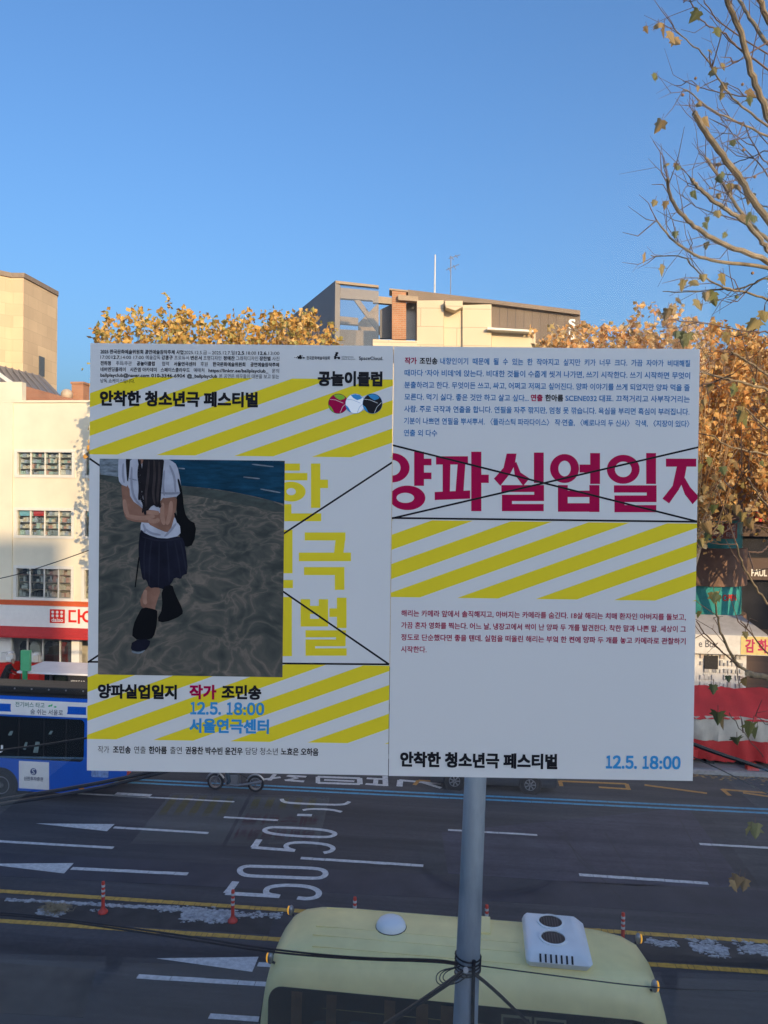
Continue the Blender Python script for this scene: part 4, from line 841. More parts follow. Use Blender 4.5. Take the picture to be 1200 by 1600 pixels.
# blue city bus: street coordinates, rear end on the right
by = G(12, 1250)[1]; bxr = Fp(192, 1200, by)[0]
bus = thing('city_bus', 'blue and white city bus with a leaf slogan above its dark windows', 'bus', (bxr-5.5, by, 0))
BP = [(.02, .33), (0, 1.0), (.0, 1.42), (.05, 2.88), (.075, 3.43), (.20, 3.52), (.6, 3.54)]
def bprof(x, ins=0, lift=0, top=0):
    a = [(by+y+ins, z+(lift*(1.6-z)/1.3 if z < 1.6 else -top*(z-1.6)/1.9)) for y, z in BP]; b = [(by+2.5-(y-by), z) for y, z in a[::-1]]
    return [(x, y, z) for y, z in a+b]
blu = mat('bus_blue', (.004, .09, .48), .3, .06, 1, coat=.5)
MB().loft([bprof(bxr-11.2, .25), bprof(bxr-11.1, .08), bprof(bxr-10.8), bprof(bxr-1.9), bprof(bxr-1.2, 0, .12), bprof(bxr-.45, .02, .42), bprof(bxr-.12, .07, .56, .03), bprof(bxr, .22, .62, .1)]).build('body', blu, bus, smooth=True)
def byy(z):
    for (y0, z0), (y1, z1) in zip(BP[:-1], BP[1:]):
        if z0 <= z <= z1: return by+y0+(y1-y0)*(z-z0)/(z1-z0)
    return by
def bpanel(x0, x1, z0, z1, off, r=0, n=6):
    """a panel lying on the flank, corners rounded by r"""
    pts = []
    for cx, cz, a0 in ((x1-r, z1-r, 0), (x0+r, z1-r, 90), (x0+r, z0+r, 180), (x1-r, z0+r, 270)):
        for k in range(n+1 if r else 1):
            a = rad(a0+90*k/n); pts.append((cx+r*math.cos(a), cz+r*math.sin(a)))
    mb = MB(); mb.prism([(x, byy(z)-off, z) for x, z in pts], (0, .004, 0)); return mb
def bx(u): return Fp(u, 1150, by)[0]
def bz(v): return Fp(70, v, by)[1]
M_bw = mat('bus_white', (.70, .70, .70), .35, .04)
zw0, zw1 = 2.90, bz(1089)
bpanel(bxr-10.9, bx(136), zw0, 3.41, .006).build('roof_band', M_bw, bus)
bpanel(bxr-10.9, bx(133), zw0+.10, zw0+.36, .009).build('roof_band_blue', blu, bus)
bpanel(bx(15), bx(104), zw0+.02, 3.40, .013, .18).build('slogan_panel', M_bw, bus)
bt = MB(); bfl = lambda x, y, k: (x, byy(y)-.0145-k, y)
lettering(bt, '전기버스 타고', .012, bfl, bx(22), bx(68), 3.19, .19, .0005); bt.build('slogan_lettering', mat('slogan_green', (.02, .16, .12), .5), bus)
bt = MB(); lettering(bt, '숨 쉬는 서울로', .012, bfl, bx(46), bx(97), 2.965, .20, .0005); bt.build('slogan_lettering', mat('slogan_ink', (.03, .04, .08), .5), bus)
lfm = MB()
for dx, a in ((0, .5), (.1, 1.0), (.2, 0.1)):
    c = (bx(73)+dx, 3.22); lfm.prism([(c[0]+(.13*f*math.cos(a)-w_*math.sin(a)), byy(3.2)-.015, c[1]+.13*f*math.sin(a)+w_*math.cos(a)) for f, w_ in ((0, 0), (.5, .035), (1, 0), (.5, -.035))], (0, .003, 0))
lfm.build('slogan_leaf', mat('leaf_green', (.06, .42, .18), .5), bus)
bpanel(bxr-10.8, bx(131), 1.43, 2.84, .008, .16).build('window_band', M_vglass, bus)
wm_ = MB()
for u in (-60, 29, 68, 103):
    x = bx(u); wm_.prism([(x-.02, byy(1.5)-.010, 1.5), (x+.02, byy(1.5)-.010, 1.5), (x+.02, byy(2.8)-.010, 2.8), (x-.02, byy(2.8)-.010, 2.8)], (0, .003, 0))
wm_.build('window_pillar', M_black, bus)
for u0, u1, z0, z1 in ((36, 43, 1.75, 2.0), (52, 62, 1.66, 2.03), (75, 82, 2.3, 2.42), (12, 20, 2.2, 2.35)):
    MB().prism([(bx(u0), byy(z0)-.012, z0), (bx(u1)-.06, byy(z0)-.012, z0), (bx(u1), byy(z1)-.012, z1), (bx(u0)+.08, byy(z1)-.012, z1)], (0, .003, 0)).build('window_sticker', mat('sticker_pale', (.16, .22, .22), .4, .2), bus)
bpanel(bx(30), bx(77), .42, 1.36, .008).build('advert_panel', M_bw, bus)
ad_ = MB(); cx, cz = bx(53), 1.02
for k, (r0, r1) in enumerate(((.0, .115),)): ad_.lathe((cx, by-.010, cz), (0, -1, 0), [(r1, 0), (r1, .003)], 28)
ad_.build('advert_emblem', mat('emblem_navy', (.02, .04, .16), .4), bus)
ad_ = MB()
for pts in ([(.055, .06), (.0, .085), (-.05, .05), (0, .0), (.05, -.05), (0, -.085), (-.055, -.06)],):
    ad_.tube(smooth_path([Vector((cx+a, by-.0145, cz+b)) for a, b in pts]), .014, 5)
lettering(ad_, 'I', .02, lambda x, y, k: (x, by-.9-k, y), cx, cx+.001, cz, .01, .001) if False else None
ad_.build('advert_emblem_curve', M_bw, bus)
ad_ = MB(); lettering(ad_, '신한투자증권', .014, lambda x, y, k: (x, by-.0095-k, y), bx(38), bx(68), .72, .15, .0005); ad_.build('advert_lettering', mat('advert_ink', (.04, .05, .12), .5), bus)
bt = MB(); lettering(bt, 'U', .04, bfl, bx(0)-.18, bx(4.5), bz(1179), .34, .0006); bt.build('window_lettering', M_bw, bus)
rpk = bus_roof = MB().box(bxr-9.5, bxr-1.2, by+.35, by+.95, 3.56, 3.80).build('roof_pack', M_black, bus, bevel=.06)
MB().box(bxr-10.9, bxr-.35, by+.25, by+2.25, 3.535, 3.559).build('roof_cover', M_black, bus)
rl = MB().box(bxr-10.5, bxr-.6, by+.18, by+.24, 3.50, 3.57); rl.build('roof_rail', M_black, bus)
rdots = MB()
for k in range(12): rdots.lathe((bxr-1.6-k*.62, by+.348, 3.72), (0, -1, 0), [(.03, 0), (.03, .01)], 8)
rdots.build('rivet', M_rim, rpk)
bpanel(bxr-1.55, bxr-1.35, .50, .56, .02).build('marker_lamp', mat('marker_amber', (.5, .16, .02), .4), bus)
MB().box(bxr-.05, bxr+.02, by+.3, by+.6, .95, 1.2).build('tail_lamp', M_bred, bus)
for wxc in (Fp(2, 1217, by)[0], Fp(2, 1217, by)[0]-5.7):
    MB().lathe((wxc, by+.03, .50), (0, -1, 0), [(.60, 0), (.60, .035)], 32).build('wheel_arch', M_black, bus)
    wheel(bus, wxc, by-.012, .50, .3)
# parts of the rear corner advertisement
bpanel(bxr-1.1, bxr-.5, .95, 1.33, .012, .05).build('rear_sticker', mat('rear_print', (.20, .30, .55), .4, .5, 6), bus)

# yellow minibus (world axes of its own: x along its length, y across away from us)
mbo = P(402, 1600, 12.35); mrz = -math.atan(.128)
mini = local('minibus', 'pale yellow minibus with a white roof air conditioner parked beneath the posters', 'minibus', Vector((mbo.x, 12.45, 0)), mrz)
YB = mat('minibus_yellow', (.92, .78, .36), .38, .09, 1.6, coat=.1, spec=.35)
LN, WD = 6.64, 2.16
def mring(x, ins=0, zt=0, zb=.38):
    """half profile mirrored; ins narrows, zt lowers the roof"""
    h = [(.06, zb), (.0, .75), (.0, 1.15), (.03, 1.9), (.07, 2.18), (.13, 2.36), (.22, 2.52), (.36, 2.625), (.55, 2.685), (.80, 2.71)]
    a = [(y+ins*(.55+.45*min(1, z/2.3)), z-(zt*max(0, (z-1.0))/1.64)) for y, z in h]
    return [(x, y, z) for y, z in a+[(WD-y, z) for y, z in a[::-1]]]
rings = [mring(-.06, .34, .95), mring(.0, .22, .60), mring(.08, .14, .32), mring(.2, .08, .17), mring(.4, .03, .07), mring(.7, 0, .02), mring(1.2), mring(LN-1.4, 0, .0), mring(LN-.9, .01, .03), mring(LN-.5, .04, .09), mring(LN-.25, .08, .20), mring(LN-.08, .14, .42), mring(LN, .22, .70), mring(LN+.05, .32, 1.0)]
MB().loft(rings).build('body', YB, mini, smooth=True)
def my(z):
    h = [(.06, .38), (.0, .75), (.0, 1.15), (.03, 1.9), (.07, 2.18), (.13, 2.36), (.22, 2.48)]
    for (y0, z0), (y1, z1) in zip(h[:-1], h[1:]):
        if z0 <= z <= z1: return y0+(y1-y0)*(z-z0)/(z1-z0)
    return 0
def mpanel(x0, x1, z0, z1, off, rl=0, rr=0, n=6, m=5):
    """flank panel following the curve of the side, rl/rr round the top corners"""
    mb = MB(); pts = []
    top = [(x0+rl-rl*math.cos(rad(90*k/n)), z1-rl+rl*math.sin(rad(90*k/n))) for k in range(n+1)]+[(x1-rr+rr*math.sin(rad(90*k/n)), z1-rr+rr*math.cos(rad(90*k/n))) for k in range(n+1)]
    vs = []; k = len(top)
    for j in range(m+1):
        for x, z in top: zz_ = z0+(z-z0)*j/m; vs.append((x, my(zz_)-off, zz_))
    mb.add(vs, [(j*k+i, j*k+i+1, (j+1)*k+i+1, (j+1)*k+i) for j in range(m) for i in range(k-1)]); return mb
ZW = 2.17
mpanel(.16, 3.32, 1.1, ZW, .004, .22, .02).build('dark_window_sheet', M_dark, mini); mpanel(3.55, 6.45, 1.1, ZW, .004, .02, .42).build('dark_window_sheet', M_dark, mini)  # flat dark sheets paint the dim cabin behind the glass
cm = mat('curtain_brown', (.42, .22, .10), .9, .35, 5)
for x in (.55, 1.14, 2.1, 2.62, 3.02): mpanel(x, x+R.uniform(.1, .2), 1.1, ZW-.05, .012).build('curtain', cm, mini)
for x, h_ in ((1.5, 1.75), (2.4, 1.8), (.9, 1.7), (5.6, 1.7)): mpanel(x, x+.42, 1.1, h_, .009, .12, .12).build('seat_back', mat('seat_teal', (.06, .18, .20), .8), mini)
fr = MB()
for x0, x1 in ((3.98, 4.46), (4.50, 5.0)):
    for a in ((x0, x0+.035, 1.1, 2.08), (x1-.035, x1, 1.1, 2.08), (x0+.036, x1-.036, 2.04, 2.08)): 
        m_ = mpanel(*a, .014); fr.add(m_.v, m_.f)
fr.build('door_frame', mat('door_frame_cream', (.75, .68, .40), .5), mini)
mg = glassmat('minibus_glass', .07, (.45, .48, .50))
mpanel(.16, 3.32, 1.1, ZW, .020, .22, .02).build('window', mg, mini); mpanel(3.55, 6.45, 1.1, ZW, .020, .02, .42).build('window', mg, mini)
mpanel(.17, 3.31, .9, 1.09, .006).build('window_lower', M_dark, mini)
rb = MB()
def roofz(y):
    y = min(y, WD-y); h = [(.22, 2.52), (.36, 2.625), (.55, 2.685), (.80, 2.71), (2, 2.71)]
    for (y0, z0), (y1, z1) in zip(h[:-1], h[1:]):
        if y0 <= y <= y1: return z0+(z1-z0)*(y-y0)/(y1-y0)
for y, x0, x1 in ((.46, .8, 4.3), (.72, .75, 4.3), (.98, .75, 4.3), (WD-.48, .8, 4.3)): rb.box(x0, x1, y-.011, y+.011, roofz(y)-.01, roofz(y)+.007)
rb.build('roof_rib', YB, mini)
MB().box(3.25, 3.82, 1.16, 1.68, 2.705, 2.745).build('roof_hatch', YB, mini, bevel=.018)
dm = MB().lathe((2.07, 1.14, 2.707), (0, 0, 1), [(.275, 0), (.275, .012)], 32).build('vent_seal', M_black, mini)
MB().lathe((2.07, 1.14, 2.720), (0, 0, 1), [(.265, 0), (.255, .05), (.22, .105), (.16, .14), (.08, .158), (.002, .162)], 32).build('roof_vent', mat('vent_white', (.84, .86, .88), .4, .04), mini, smooth=True)
acm = mat('ac_white', (.86, .88, .88), .4, .05)
ac = MB().loft([[(x0+(x1-x0)*a, y0+(y1-y0)*b, z) for a, b in ((.0, .06), (.05, 0), (.95, 0), (1, .06), (1, .94), (.95, 1), (.05, 1), (0, .94))] for x0, x1, y0, y1, z in ((4.40, 5.40, .42, 1.72, 2.66), (4.38, 5.46, .36, 1.72, 2.77), (4.42, 5.34, .46, 1.68, 2.87), (4.48, 5.24, .56, 1.62, 2.90))]).build('air_conditioner', acm, mini, bevel=.02, smooth=True)
for yy in (.86, 1.36):
    fan = MB().lathe((4.86, yy, 2.902), (0, 0, 1), [(.20, 0), (.235, 0), (.235, .022), (.20, .026), (.20, 0)], 32, False).build('fan_ring', acm, ac, smooth=True)
    MB().lathe((4.86, yy, 2.903), (0, 0, 1), [(.197, 0), (.197, .008)], 32).build('fan_grille', M_black, ac)
    g = MB()
    for k in range(7): g.box(4.86-.16+.0457*k, 4.875-.16+.0457*k, yy-.14, yy+.14, 2.9115, 2.916)
    g.build('fan_slat', mat('fan_grey', (.06, .06, .065), .4), ac)
vt = MB()
for k in range(7): vt.prism([(4.60+k*.085, .368, 2.775), (4.63+k*.085, .368, 2.775), (4.63+k*.085, .452, 2.862), (4.60+k*.085, .452, 2.862)], (0, -.010, .010))
vt.build('vent_slot', M_black, ac)
am = mat('amber_lamp', (.80, .38, .03), .3, .05, emit=.4)
def mirror(x, y, z, dx, dy):
    a = MB().tube([(x, y, z), (x+dx*.5, y+dy*.5, z+.10), (x+dx, y+dy, z+.05)], .018, 6).build('mirror_arm', M_black, mini)
    MB().ell((x+dx, y+dy, z-.02), (.055, .085, .13), 12, 8).build('mirror_head', M_rim, mini, smooth=True)
for x, y, z, sgx in ((.30, .42, 2.40, -1), (.24, WD-.24, 2.32, -1), (LN-.42, .50, 2.46, 1), (LN-.36, WD-.26, 2.34, 1)):
    MB().ell((x+sgx*.20, y+(-.08 if y < 1 else .08), z+.06), (.055, .07, .10), 14, 8).build('marker_housing', M_rim, mini, smooth=True)
    MB().ell((x+sgx*.245, y+(-.08 if y < 1 else .08), z+.06), (.03, .05, .085), 14, 8).build('marker_lamp', am, mini, smooth=True)
    MB().tube([(x, y, z-.12), (x+sgx*.18, y+(-.08 if y < 1 else .08), z)], .02, 6).build('lamp_bracket', M_black, mini)
for x in (1.25, 5.2):
    MB().lathe((x, .02, .42), (0, -1, 0), [(.46, 0), (.46, .03)], 28).build('wheel_arch', M_black, mini); wheel(mini, x, -.015, .40, .24); wheel(mini, x, WD+.015, .40, .24, 1)
MB().prism([(-.085, .45, 1.25), (-.085, WD-.45, 1.25), (.09, WD-.36, 2.05), (.09, .36, 2.05)], (-.05, 0, 0)).build('windscreen', M_vglass, mini)

# dark parked car behind the lower edge of the right poster
cw0, cw1 = G(710, 1236), G(828, 1240)
cy = (cw0[1]+cw1[1])/2; cmx = (cw0[0]+cw1[0])/2; wb_ = cw1[0]-cw0[0]
car = thing('parked_car', 'dark grey car whose wheels show under the right poster beside the pole', 'car', (cmx, cy, 0))
M_car = mat('car_grey', (.05, .053, .06), .3, .05, coat=.6)
def cring(x, zt, zs, ins): 
    h = [(.10, .22), (.02, .35), (.0, .6), (.03, zs), (.03+ins*.6, (zs+zt)/2), (.03+ins, zt-.05), (.12+ins, zt)]
    a = [(cy+y, z) for y, z in h]; return [(cmx+x, y, z) for y, z in a+[(2*cy+1.8-y, z) for y, z in a[::-1]]]
MB().loft([cring(x, zt, zs, i_) for x, zt, zs, i_ in ((-2.2, .62, .55, .2), (-2.1, .78, .70, .1), (-1.3, .95, .88, .05), (-1.05, 1.0, .92, .05), (-.35, 1.48, .95, .26), (.9, 1.50, .97, .26), (1.75, 1.02, .95, .12), (2.15, .95, .85, .08), (2.25, .6, .5, .2))]).build('body', M_car, car, smooth=True)
MB().prism([(cmx-.72, cy+.035, 1.0), (cmx+1.35, cy+.035, 1.0), (cmx+.85, cy+.24, 1.42), (cmx-.25, cy+.24, 1.42)], (0, -.03, .005)).build('window', M_vglass, car)
for x in (-wb_/2, wb_/2):
    MB().lathe((cmx+x, cy+.035, .34), (0, -1, 0), [(.40, 0), (.40, .03)], 28).build('wheel_arch', M_black, car); wheel(car, cmx+x, cy-.01, .335, .22, -1, 7)
for x in (-2.16, 2.12): MB().ell((cmx+x, cy+.2, .68), (.08, .14, .07), 10, 6).build('lamp', M_refl if x < 0 else M_bred, car)

# ------------------------------------------------------------------ people
M_skin = mat('skin', (.42, .27, .20), .6, .05); M_cloth = mat('cloth_black', (.022, .022, .026), .85, .2, 6); M_trou = mat('cloth_navy', (.035, .055, .075), .85, .2, 6)
def body(rt, J, E, rads, m, name, lv=2):
    me = bpy.data.meshes.new(name); me.from_pydata([tuple(Vector(p)-rt.org) for p in J], E, []); o = bpy.data.objects.new(name, me); C.objects.link(o); o.parent = rt.o
    sk = o.modifiers.new('skin', 'SKIN'); 
    for i, r in enumerate(rads):
        v = me.skin_vertices[0].data[i]; v.radius = (r, r) if not hasattr(r, '__len__') else r; v.use_root = i == 0
    o.modifiers.new('sub', 'SUBSURF').levels = lv; o.modifiers['sub'].render_levels = lv; me.materials.append(m)
    for p in me.polygons: p.use_smooth = True
    sk.use_smooth_shade = True; return Part(o, rt.org)
def hand(rt, w_, d, m, side=1):
    d = Vector(d).normalized(); x_ = d.cross(Vector((0, 0, 1))).normalized() if abs(d.z) < .9 else Vector((1, 0, 0)); J = [w_, w_+d*.05, w_+d*.09]; E_ = [(0, 1), (1, 2)]; rr = [.024, (.034, .016), (.036, .015)]
    for k in range(4):
        b = w_+d*.09+x_*(.027-.018*k); J += [b+d*.035, b+d*(.07+(.01 if k in (1, 2) else 0))+Vector((0, 0, -.02))]; n_ = len(J); E_ += [(2, n_-2), (n_-2, n_-1)]; rr += [.009, .008]
    J += [w_+d*.05+x_*.045*side, w_+d*.08+x_*.06*side]; n_ = len(J); E_ += [(1, n_-2), (n_-2, n_-1)]; rr += [.011, .009]
    return body(rt, J, E_, rr, m, 'hand', 1)
def head(rt, c, fwd, m, hm, tilt=0):
    c = Vector(c); f = Vector(fwd).normalized(); s = f.cross(Vector((0, 0, 1))).normalized()
    mb = MB().ell(c, (.078, .095, .115), 16, 10); mb.ell(c-Vector((0, 0, .06))+f*.02, (.058, .065, .06), 12, 8); h = mb.build('head', m, rt, smooth=True)
    ft = MB().prism([c+f*.09+Vector((0, 0, .02)), c+f*.09+s*.014-Vector((0, 0, .025)), c+f*.115-Vector((0, 0, .025)), c+f*.09-s*.014-Vector((0, 0, .025))], f*.004)
    for q in (1, -1): ft.ell(c+s*.082*q, (.014, .022, .03), 8, 6)
    ft.build('face_relief', m, h, smooth=True)
    ey = MB()
    for q in (1, -1): ey.ell(c+f*.086+s*.032*q+Vector((0, 0, .012)), .011, 8, 6)
    ey.prism([c+f*.082+s*.024-Vector((0, 0, .06)), c+f*.082-s*.024-Vector((0, 0, .06)), c+f*.082-s*.02-Vector((0, 0, .068)), c+f*.082+s*.02-Vector((0, 0, .068))], f*.006)
    ey.build('eye', M_cloth, h)
    if hm: MB().ell(c+Vector((0, 0, .035))-f*.012, (.088, .104, .105), 16, 10).build('hair', hm, h, smooth=True)
    return h
# walker on the far pavement, leaning forwards to the right
PTt = TF-1.9
ps, pz = Fp(13, 1066, PTt); p0 = Vector((ps-.05, PTt, .136))
wk = thing('person', 'person in a black coat and trousers walking on the pavement beside the shelter roof', 'person', p0)
D = lambda x, y, z: p0+Vector((x, y, z))
pel, chest, neck = D(-.10, 0, .92), D(.10, 0, 1.27), D(.22, 0, 1.45)
body(wk, [pel, chest, neck, D(.04, -.19, 1.36), D(.14, -.24, 1.12), D(.40, -.20, 1.02), D(.04, .19, 1.36), D(.20, .24, 1.10), D(.44, .18, 1.04), D(-.12, -.10, .86), D(.10, -.10, .48), D(-.02, -.10, .09), D(.12, -.10, .04), D(-.14, .10, .86), D(-.18, .10, .47), D(-.46, .10, .20), D(-.38, .10, .08)],
     [(0, 1), (1, 2), (1, 3), (3, 4), (4, 5), (1, 6), (6, 7), (7, 8), (0, 9), (9, 10), (10, 11), (11, 12), (0, 13), (13, 14), (14, 15), (15, 16)],
     [(.17, .14), (.20, .14), .06, .07, .055, .04, .07, .055, .04, .10, .07, .05, .045, .10, .07, .05, .045], M_cloth, 'body')
MB().loft([[pel+Vector((r*math.cos(a)*.8+dx, r*math.sin(a), dz_)) for a in [6.283*j/14 for j in range(14)]] for r, dx, dz_ in ((.27, -.10, -.30), (.24, -.03, -.05), (.23, .06, .15), (.22, .17, .36))]).build('coat', M_cloth, wk, smooth=True)
head(wk, D(.30, 0, 1.60), (1, 0, -.2), M_skin, mat('hair_grey', (.25, .2, .16), .8, .2))
hand(wk, D(.40, -.20, 1.02), (.9, .1, -.3), M_skin); hand(wk, D(.44, .18, 1.04), (.9, -.1, -.3), M_skin, -1)

# motorcycle with rider under the left poster
m0, m1 = G(337, 1234), G(399, 1238.5)
my0 = (m0[1]+m1[1])/2; mx0, mx1 = m0[0], m1[0]; r_ = .30
mo = thing('motorcycle', 'small black and chrome motorcycle riding below the lower edge of the left poster', 'motorcycle', ((mx0+mx1)/2, my0, 0))
for x in (mx0, mx1):
    t = MB().lathe((x, my0-.045, r_+.009), (0, 1, 0), [(r_*.74, 0), (r_*.95, 0), (r_, .045), (r_*.95, .09), (r_*.74, .09), (r_*.70, .045), (r_*.74, 0)], 36, False).build('wheel', M_tyre, mo, smooth=True)
    rm = MB().lathe((x, my0-.02, r_+.009), (0, 1, 0), [(r_*.62, -.02), (r_*.73, -.02), (r_*.73, .06), (r_*.62, .06), (r_*.62, -.02)], 30, False)
    for k in range(16): rm.tube([(x, my0, r_+.009), (x+r_*.8*math.cos(k*.3927), my0, r_+.009+r_*.8*math.sin(k*.3927))], .004, 4)
    rm.lathe((x, my0-.05, r_+.009), (0, 1, 0), [(.05, 0), (.05, .10)], 14); rm.build('rim', M_rim, t)
    MB().tube(smooth_path([Vector((x+(r_+.04)*math.cos(a), my0, r_+(r_+.04)*math.sin(a))) for a in (rad(25), rad(60), rad(95), rad(135), rad(165))]), .035, 6).build('mudguard', M_rim, mo)
fk = MB()
for y in (-.09, .09): fk.tube([(mx0, my0+y, .31), (mx0+.22, my0+y, .78), (mx0+.30, my0+y, .98)], .022, 8)
fk.build('fork', M_rim, mo)
MB().tube([(mx0+.26, my0-.34, 1.02), (mx0+.30, my0-.2, 1.06), (mx0+.30, my0+.2, 1.06), (mx0+.26, my0+.34, 1.02)], .014, 8).build('handlebar', M_black, mo)
MB().ell((mx0+.14, my0, .86), (.09, .09, .09), 12, 8).build('headlight', M_rim, mo, smooth=True)
MB().loft([[(x, my0+y*w_, z+dz_) for y, dz_ in ((-1, 0), (-.8, .1), (0, .15), (.8, .1), (1, 0), (0, -.06))] for x, w_, z in ((mx0+.32, .06, .76), (mx0+.5, .13, .75), (mx0+.78, .10, .72))]).build('fuel_tank', M_black, mo, smooth=True)
MB().loft([[(x, my0+y*w_, z+dz_) for y, dz_ in ((-1, 0), (-.8, .06), (.8, .06), (1, 0))] for x, w_, z in ((mx0+.74, .10, .74), (mx0+1.0, .14, .72), (mx1+.12, .12, .80))]).build('saddle', M_black, mo, smooth=True)
MB().box(mx0+.40, mx0+.86, my0-.17, my0+.17, .22, .64).build('engine', M_rim, mo, bevel=.04)
MB().tube([(mx0+.45, my0-.14, .42), (mx0+.5, my0-.17, .30), (mx0+.85, my0-.17, .27), (mx1-.1, my0-.18, .38), (mx1+.25, my0-.18, .46)], [.02, .022, .03, .045, .045], 10).build('exhaust', M_rim, mo, smooth=True)
MB().tube([(mx0+.28, my0, .9), (mx0+.5, my0, .66), (mx0+.9, my0, .62), (mx1, my0, .32)], .025, 8).build('frame', M_black, mo)
MB().box(mx1+.24, mx1+.30, my0-.06, my0+.06, .70, .78).build('tail_lamp', M_bred, mo)
MB().box(mx1-.15, mx1+.28, my0-.2, my0+.2, .90, 1.25).build('carrier_box', M_dark, mo, bevel=.03)
hip = Vector((mx0+.88, my0, .90)); rt0 = Vector((mx0+.88, my0, 0))
ri = thing('person', 'rider in dark teal trousers sitting on the small motorcycle', 'person', rt0)
H = lambda x, y, z: hip+Vector((x, y, z))
body(ri, [hip, H(-.08, 0, .38), H(-.10, 0, .56), H(-.10, -.19, .46), H(-.24, -.27, .24), H(-.50, -.27, .15), H(-.10, .19, .46), H(-.24, .27, .24), H(-.50, .27, .15), H(-.02, -.13, -.03), H(-.42, -.20, -.10), H(-.30, -.20, -.52), H(-.42, -.20, -.57), H(-.02, .13, -.03), H(-.42, .20, -.10), H(-.30, .20, -.52), H(-.42, .20, -.57)],
     [(0, 1), (1, 2), (1, 3), (3, 4), (4, 5), (1, 6), (6, 7), (7, 8), (0, 9), (9, 10), (10, 11), (11, 12), (0, 13), (13, 14), (14, 15), (15, 16)],
     [(.16, .14), (.19, .13), .06, .075, .058, .045, .075, .058, .045, .10, .082, .06, .05, .10, .082, .06, .05], M_trou, 'body')
head(ri, H(-.15, 0, .72), (-1, 0, 0), M_skin, None); MB().ell(H(-.14, 0, .76), (.135, .125, .13), 18, 10).build('helmet', M_black, ri, smooth=True)
hand(ri, H(-.50, -.27, .15), (-.9, 0, -.2), M_skin); hand(ri, H(-.50, .27, .15), (-.9, 0, -.2), M_skin, -1)

# ------------------------------------------------------------------ the window glass and the two posters taped to it
YG, KG = 1.04, -0.0130
GEX = Vector((1, KG, 0)).normalized(); GRZ = math.atan(KG)
def Wp(u, v):
    """photo pixel -> (x along the glass, height) on the glass plane, in metres"""
    d = ray(u, v); lam = YG/(d.y-KG*d.x); p = CAM+d*lam; return (p-Vector((0, YG, 0))).dot(GEX), p.z
M_paper = mat('poster_paper', (.70, .715, .72), .55, .015, .8, spec=.3)
def translucent(m, k):
    n, l = m.node_tree.nodes, m.node_tree.links; b = n['Principled BSDF']; t = n.new('ShaderNodeBsdfTranslucent'); l.new(b.inputs['Base Color'].links[0].from_socket, t.inputs[0])
    mx = n.new('ShaderNodeMixShader'); mx.inputs[0].default_value = k; l.new(b.outputs[0], mx.inputs[1]); l.new(t.outputs[0], mx.inputs[2]); l.new(mx.outputs[0], n['Material Output'].inputs[0])
    return m
M_py = mat('print_yellow', (.84, .69, .035), .55, .02, 2, spec=.3); M_pk = mat('print_black', (.012, .012, .016), .5, .02); M_pm = mat('print_magenta', (.44, .004, .075), .5, .02)
M_pb = mat('print_blue', (.05, .32, .66), .5, .02); M_pb2 = mat('print_deep_blue', (.04, .21, .48), .5, .02)
for m_ in (M_paper, M_py, M_pm, M_pb, M_pb2): translucent(m_, .35)
LY = .00012
